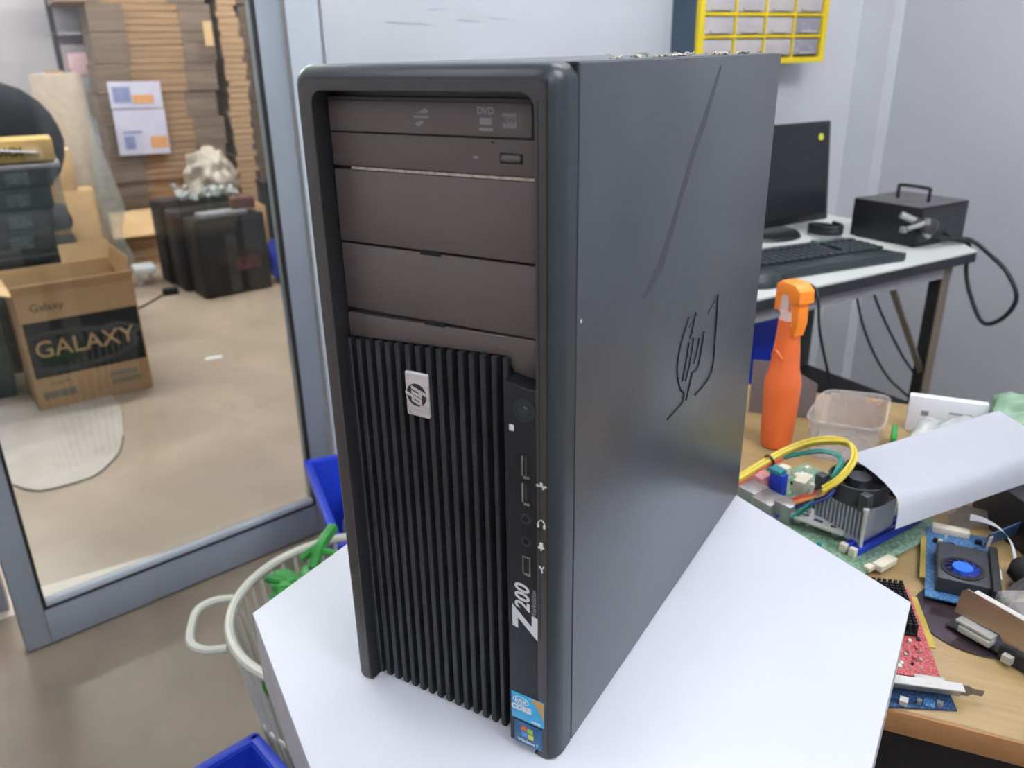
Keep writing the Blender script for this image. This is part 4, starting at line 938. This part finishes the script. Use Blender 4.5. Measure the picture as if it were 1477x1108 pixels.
# things below the bench
tag(obj('black_cabinet', G().box(1.05, 1.405, .62, 1.12, FL, -.30, m=BM, bev=.004), M['black']), 'low black cabinet under the workbench behind the desk', 'cabinet')
crate('plastic_crate', wp(1.06, .92, -.30), ANG, .24, .17, .20, 'blue crate under the workbench, left of the spray bottle', taper=.015)
t = thing('computer_case', 'dark grey computer case standing under the workbench', 'computer case', wp(1.315, .94, -.30), ANG)
obj('case_body', G().box(0, .08, 0, .18, 0, .22, bev=.003), M['leg_dark'], t); obj('case_front', G().box(.005, .075, -.004, .001, .005, .21, bev=.001), M['fan_black'], t)

# ------------------------------------------------------------------ store room beyond the glass
def up_(u, n, z): return wp(u, n, z)
# open carton
t = thing('open_carton', 'open brown carton with a wide black printed band on the store floor', 'cardboard box', wp(-.34, 2.92, FL), ANG + math.radians(5.5))
GW, GD, GH = .40, .33, .435
obj('front_wall', G().box(0, GW, 0, .005, 0, GH), M['card'], t); obj('back_wall', G().box(0, GW, GD-.005, GD, 0, GH+.03), M['card_l'], t)
obj('side_wall', G().box(0, .005, 0, GD, 0, GH), M['card'], t); obj('side_wall', G().box(GW-.005, GW, 0, GD, 0, GH), M['card'], t); obj('bottom', G().box(0, GW, 0, GD, 0, .005), M['card'], t)
obj('flap', G().box(0, GW, 0, .004, 0, .05, m=Matrix.Translation((0, 0, GH)) @ Matrix.Rotation(math.radians(38), 4, 'X')), M['card'], t)
obj('flap', G().box(.22, GW, 0, .004, 0, .07, m=Matrix.Translation((0, GD, GH+.03)) @ Matrix.Rotation(math.radians(-12), 4, 'X')), M['card_l'], t)
obj('flap', G().box(-.13, 0, 0, GD, 0, .004, m=Matrix.Translation((0, 0, GH)) @ Matrix.Rotation(math.radians(20), 4, 'Y')), M['card_l'], t)
obj('flap', G().box(0, .08, .02, GD, 0, .004, m=Matrix.Translation((GW-.01, 0, GH)) @ Matrix.Rotation(math.radians(-80), 4, 'Y')), M['card'], t)
bd_ = obj('black_band', G().box(.012, GW-.004, -.0012, .0005, .125, .335), M['black'], t, label='black printed band')
text('carton_word', 'GALAXY', .088, M['card'], bd_, XZ(.200, -.0018, .228), .0003, 1.0, .0006)
text('carton_small_word', 'Galaxy', .040, M['print_dark'], bd_, XZ(.100, -.0012, .385), .0003, 1.0, 0)
g = G()
for x, z, l, h in ((.085, .098, .06, .006), (.115, .103, .012, .012), (.08, .055, .11, .028), (.305, .085, .10, .020), (.31, .055, .10, .022)):
    g.box(x-l/2, x+l/2, -.001, .0005, z-h/2, z+h/2)
for k in range(9): pass
obj('printed_marks', g, M['leg_brown'], t)
# dark green bin left of carton
crate('storage_bin', wp(-1.02, 3.13, FL), ANG, .63, .24, .34, 'dark green storage bin left of the open carton', 'bin', 'dark_green', .02)
# stack of crates behind
t = thing('storage_box', 'black lidded storage box below the clear crate of packed goods', 'storage box', wp(-.80, 3.42, FL), ANG)
obj('body', G().box(0, .71, 0, .40, 0, .44, bev=.01), M['box_blk'], t); obj('lid', G().box(-.01, .735, -.012, .412, .44, .475, bev=.006), M['seal'], t)
t = thing('clear_crate', 'tall clear plastic crate of dark packed goods, left edge of the view', 'crate', wp(-.752, 3.43, FL+.476), ANG)
g = G().box(.0, .665, 0, .004, 0, .35).box(0, .665, .366, .37, 0, .35).box(0, .004, 0, .37, 0, .35).box(.661, .665, 0, .37, 0, .35)
obj('clear_wall', g, M['crate_dark'], t); obj('rim', G().box(-.008, .673, -.010, .006, .335, .352, bev=.003).box(-.008, .673, .364, .380, .335, .352).box(.659, .675, -.01, .38, .335, .352), M['print_grey'], t)
for k, z in enumerate((.015, .098, .181, .264)):
    o_ = obj('packed_carton', G().box(.02+k*.012, .60+k*.012, .015, .34, z, z+.078, bev=.001), M['crate_in'], t)
    obj('printed_label', G().box(.44+.012*k, .52+.012*k, .0135, .016, z+.012, z+.060), M['label_g'], o_)
t = thing('yellow_carton', 'open yellow and brown carton with white flap atop the clear crate', 'cardboard box', wp(-.585, 3.50, FL+.829), ANG)
obj('carton_body', G().box(0, .50, 0, .22, 0, .085, bev=.002), M['box_y'], t); obj('white_flap', G().box(.15, .44, -.03, .20, .0, .004, m=Matrix.Translation((0, 0, .088)) @ Matrix.Rotation(.12, 4, 'Y')), M['paper'], t)
text('carton_print', 'IOIOI', .05, M['print_dark'], t, XZ(.33, -.001, .04), .0003, 1.0, .001)
obj('paper_tag', G().box(.40, .46, -.003, .0, .005, .07), M['card_l'], t)
# black chair back
t = thing('office_chair', 'black rounded chair back rising behind the clear crate', 'chair', wp(-.295, 4.10, FL), ANG)
obj('backrest', G().blob((0, 0, .86), 1, .02, 1, 3, (.285, .07, .27), 1), M['chair_b'], t); obj('seat', G().box(-.25, .25, .03, .45, .44, .52, bev=.03), M['chair_b'], t)
obj('column', G().cyl((0, .22, .08), (0, .22, .44), .03), M['black'], t); obj('back_support', G().box(-.03, .03, .0, .05, .44, .8), M['black'], t)
g = G()
for k in range(5): g.cyl((0, .22, .07), (.24*math.cos(k*1.2566), .22+.24*math.sin(k*1.2566), .03), .02, .014, n=8)
obj('star_base', g, M['black'], t)
# cartons behind crates
def carton(u, n, w_, d_, z0, h, label, m='card', a=0.0, flapz=True):
    t = thing('carton', label, 'cardboard box', wp(u, n, z0), ANG + a)
    obj('carton_body', G().box(0, w_, 0, d_, 0, h, bev=.003), M[m], t)
    obj('tape_seam', G().box(w_*.46, w_*.54, -.0006, .0005, h*.0+.002, h-.002), M['card_l'], t)
    return t
carton(-.30, 4.60, .40, .18, FL, .56, 'closed brown carton standing right of the clear crate', 'card_l')
carton(-.30, 4.61, .33, .17, FL+.561, .21, 'smaller orange brown carton on top of the carton by the clear crate', 'card_l')
# rolls of stretch film
t = thing('film_roll', 'tall upright roll of milky plastic film', 'film roll', wp(.055, 4.98, FL), ANG)
obj('film', G().lathe([(.125, 0), (.128, .02), (.128, 1.12), (.124, 1.135), (.045, 1.138)], n=36), M['roll'], t); obj('core', G().ring((0, 0, 0), (0, 0, 1), .035, .045, 1.15), M['card'], t)
obj('loose_sheet', G().grid(lambda i, j: Vector((.09+.10*i+.02*math.sin(9*j), -.13+.05*i-.10*j*(1-i)*0.3, .02+1.0*(1-i*.55)*j)), 8, 16, .0015), M['bag'], t)
# shelf with pink item
t = thing('storage_rack', 'dark post rack with grey panels against the store room wall', 'shelf rack', wp(.16, 6.32, FL), ANG)
for x in (.0, .27): obj('post', G().box(x, x+.035, 0, .035, 0, 1.9), M['shelf_d'], t)
for z in (.3, .7, 1.07, 1.36, 1.6): obj('shelf', G().box(-.02, .32, .0, .36, z, z+.02), M['shelf_g'], t)
obj('side_panel', G().box(.04, .27, .30, .31, 1.30, 1.9), M['shelf_g'], t)
tag(obj('pink_bundle', G().box(.22, .42, 6.33, 6.55, FL+1.092, FL+1.25, m=BM, bev=.03, seg=3), M['pinkp']), 'pale pink bundle on the rack shelf behind the film roll', 'bundle')
tag(obj('hanging_tag', G().box(.955, 1.005, 5.40, 5.404, .52, .66, m=BM), M['card_l']), 'light tan tag hanging at the top right of the tall cardboard stack', 'tag')
tag(obj('red_bag', G().blob(wp(.02, 6.2, .93), .10, .2, 2, 2, (1.1, .8, .8), 3), M['r_wire']), 'red bag hanging high at the top of the store room wall', 'bag')
# bundles of flattened cardboard
random.seed(21)
def bundle(u, n, w_, d_, z0, h, a, label, group, mats=('card_grey', 'card_layers')):
    t = thing('cardboard_bundle', label, 'cardboard bundle', wp(u, n, z0), ANG + a, group)
    def wav(i, j, s=0): return 0
    g = G()
    L = max(3, int(h/.035)); hh = h/L
    for k in range(L):
        o1, o2, o3 = random.uniform(-.012, .012), random.uniform(-.014, .014), random.uniform(0, .010)
        g.box(-w_/2+o1, w_/2+o2, o3, d_, k*hh, (k+1)*hh-.004)
    obj('sheets', g, M[mats[1]], t)
    if w_ > .5:
        g = G().box(-w_/2-.016, -w_/2+w_*.27, -.006, d_+.006, -.001+.004, h-.002).box(w_/2-w_*.26, w_/2+.016, -.006, d_+.006, .003, h-.002)
        obj('film_wrap', g, M[mats[0]], t)
    return t
zz = FL+.30; hs_ = [.17, .19, .18, .16, .17, .18, .16, .19, .18]
whr = ['lowest', 'second', 'third', 'fourth', 'fifth', 'sixth', 'seventh', 'eighth', 'topmost']
for k, h in enumerate(hs_):
    top_ = k >= 7
    bundle((.60 if top_ else .66)+random.uniform(-.030, .030), 5.51+random.uniform(-.03, .03), .82 if top_ else .68, .53, zz, h, random.uniform(-.012, .012), '%s bundle from the floor in the tall wrapped cardboard stack' % whr[k], 'bundles of flattened cardboard')
    zz += h+.001
zz = FL
for k, h in enumerate((.24, .22, .25, .23, .26, .24, .25, .26)):
    bundle(1.158+random.uniform(-.012, .012), 5.60, .13, .55, zz, h, random.uniform(-.01, .01), '%s tan bundle of the narrow stack right of the tall stack' % whr[k], 'tan bundles in the narrow stack', ('card_tan', 'card_tan'))
    zz += h+.001
zz = FL
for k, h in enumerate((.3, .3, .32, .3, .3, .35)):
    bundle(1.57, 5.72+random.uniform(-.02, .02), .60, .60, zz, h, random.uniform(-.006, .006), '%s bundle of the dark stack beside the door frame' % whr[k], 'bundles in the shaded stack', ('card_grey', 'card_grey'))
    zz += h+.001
# flat cartons under the stack
g = G()
for k in range(7): g.box(.35+random.uniform(-.02, .02), 1.02+random.uniform(-.02, .02), 5.48+random.uniform(0, .02), 6.03, FL+k*.042, FL+k*.042+.040, m=BM)
tag(obj('flat_cartons', g, M['card_layers']), 'pile of loose flat cartons under the tall wrapped cardboard stack', 'cardboard')
g = G()
for k in range(4): g.box(.15+random.uniform(-.015, .015), .70+random.uniform(-.03, .03), 5.17+random.uniform(0, .015), 5.46, FL+k*.043, FL+k*.043+.041, m=BM)
tag(obj('front_cartons', g, M['card_layers']), 'low pile of flattened cartons in front of the stacks', 'cardboard')
g = G().box(-.02, .60, 0, .33, 0, .010, m=Matrix.Translation(wp(.13, 5.14, FL+.180)) @ rot2(ANG+.03) @ Matrix.Rotation(math.radians(19), 4, 'X'))
tag(obj('loose_cardboard_sheet', g, M['card_l']), 'light tan cardboard sheet lying sloped at the foot of the stacks', 'cardboard')

# posters
for (u, z, w_, h, lab, kk) in ((.50, .245, .30, .155, 'upper white printed sheet taped on the tall cardboard stack', 0), (.50, .025, .30, .27, 'lower white printed sheet taped on the tall cardboard stack', 1)):
    t = thing('printed_sheet', lab, 'paper', wp(u, 5.44, z), ANG, None)
    obj('sheet', G().box(-w_/2, w_/2, 0, .004, -h/2, h/2, m=Matrix.Rotation(.02, 4, 'Y')), M['poster'], t)
    if kk == 0: obj('printed_picture', G().box(-.02, .10, -.003, .001, -.05, .0), M['poster_org'], t); obj('printed_lines', G().box(-.13, -.03, -.003, .001, -.04, .05), M['poster_ink'], t)
    else: obj('printed_lines', G().box(-.11, .0, -.003, .001, -.005, .008).box(-.11, -.05, -.003, .001, -.10, -.02), M['poster_ink'], t); obj('printed_picture', G().box(.04, .14, -.003, .001, -.10, -.03), M['poster_org'], t)
# white bag on a carton
carton(.68, 4.86, .38, .26, FL, .34, 'brown carton supporting the crumpled white bag')
g = G().blob((0, 0, .17), .155, .42, 2.4, 5, (.95, .9, 1.12), 4)
for v in g.b.verts:
    k = .018*noise.noise(v.co*18); v.co += v.co.normalized()*k
    if v.co.z < .0: v.co.z = 0
bmesh.ops.transform(g.b, matrix=Matrix.Translation(wp(.79, 4.98, FL+.342)), verts=g.b.verts)
tag(obj('white_plastic_bag', g, M['white_bag']), 'crumpled milky white plastic bag standing before the cardboard stacks', 'bag')
t = thing('flat_box', 'long black box lying right of the crumpled white bag', 'box', wp(1.09, 4.95, FL), ANG)
obj('box_body', G().box(0, .40, 0, .20, 0, .45, bev=.004), M['box_blk'], t); obj('box_lid', G().box(-.005, .405, -.005, .205, .45, .465), M['seal'], t)
# old computer cases
def old_case(u, n, w_, d_, h, a, label, top=True):
    t = thing('old_computer_case', label, 'computer case', wp(u, n, FL), ANG + a, None)
    obj('case_body', G().box(0, w_, 0, d_, .006, h, bev=.006), M['case_blk'], t)
    obj('front_face', G().box(.012, w_-.012, -.006, .002, .02, h-.02, bev=.003), M['box_blk'], t)
    obj('side_rib', G().box(-.003, .002, .03, .06, .02, h-.02).box(-.003, .002, .12, .14, .02, h-.02), M['seal'], t)
    obj('case_foot', G().box(.02, .05, .02, .05, 0, .006).box(w_-.05, w_-.02, .02, .05, 0, .006).box(.02, .05, d_-.05, d_-.02, 0, .006).box(w_-.05, w_-.02, d_-.05, d_-.02, 0, .006), M['seal'], t)
    return t
c1 = old_case(.50, 4.12, .38, .17, .42, math.radians(9), 'front black computer case of the pile on the store room floor')
obj('window', G().box(.10, .34, -.008, -.002, .17, .36), M['screen'], c1); obj('red_stripe', G().box(.19, .33, -.0095, -.007, .13, .20), M['maroon'], c1)
obj('top_panel', G().box(.05, .30, .02, .12, .42, .445, bev=.004), M['print_grey'], c1)
old_case(.44, 4.33, .40, .17, .44, math.radians(8), 'middle black computer case of the pile, behind the front one')
old_case(.40, 4.54, .40, .17, .47, math.radians(8), 'rear black computer case of the pile, nearest the white bag')
g = G(); random.seed(9)
for k in range(30):
    q = wp(.50+random.random()*.34, 4.40+random.random()*.30, 0)
    g.blob((q.x, q.y, FL+.488+.03*random.random()+(.02 if k > 20 else 0)), random.uniform(.012, .03), .6, 3, 1, (1.2, 1, .7), k)
tag(obj('loose_parts', g, M['grey_clump']), 'pale loose cables and parts heaped on the black computer cases', 'scrap', kind='stuff')
tag(obj('red_white_box', G().box(.72, .84, 4.20, 4.28, FL+.445, FL+.50, m=BM, bev=.003), M['maroon']), 'small dark red box on the front computer case', 'box')
tag(obj('blue_bag', G().blob(wp(.985, 4.30, FL+.13), .10, .3, 2.2, 3, (.8, 1, 1.35), 2), M['blue']), 'blue plastic bag beside the pile of black computer cases', 'bag')
t = thing('power_adapter', 'small black power adapter on the store room floor', 'adapter', wp(.36, 4.36, FL), ANG)
obj('block', G().box(-.04, .04, -.03, .02, 0, .035, bev=.004), M['black'], t)
wire('floor_cable', [wp(.32, 4.34, FL+.008), wp(.27, 4.28, FL+.005), wp(.18, 4.16, FL+.005), wp(.05, 4.05, FL+.005)], .005, 'k_wire', 'thin black cable trailing from the adapter across the store floor')
tag(obj('low_stool', G().box(.22, .34, 4.60, 4.74, FL+.07, FL+.11, m=BM, bev=.01).box(.24, .26, 4.64, 4.66, FL, FL+.07, m=BM).box(.30, .32, 4.68, 4.70, FL, FL+.07, m=BM), M['paper']), 'low white stool-like piece beside the computer cases', 'stool')
tag(obj('paper_scrap', G().box(.30, .37, 3.15, 3.18, FL, FL+.002, m=BM), M['paper']), 'white paper scrap on the brown store room floor', 'paper')
# floor patch with ragged edge
pp = [(-1.2, 2.3), (-.44, 2.33), (-.37, 2.24), (-.23, 2.25), (-.17, 2.32), (-.13, 2.40), (-.105, 2.52), (-.08, 2.78), (-.10, 3.05), (-1.2, 3.05)]
obj('trim_4', G().prism(pp, FL, FL+.003, m=BM), M['patch'], kind='structure')
obj('trim_5', G().tube([wp(a, b, FL+.002) for a, b in pp[1:7]], .004, n=5, sub=3), M['leg_brown'], kind='structure')
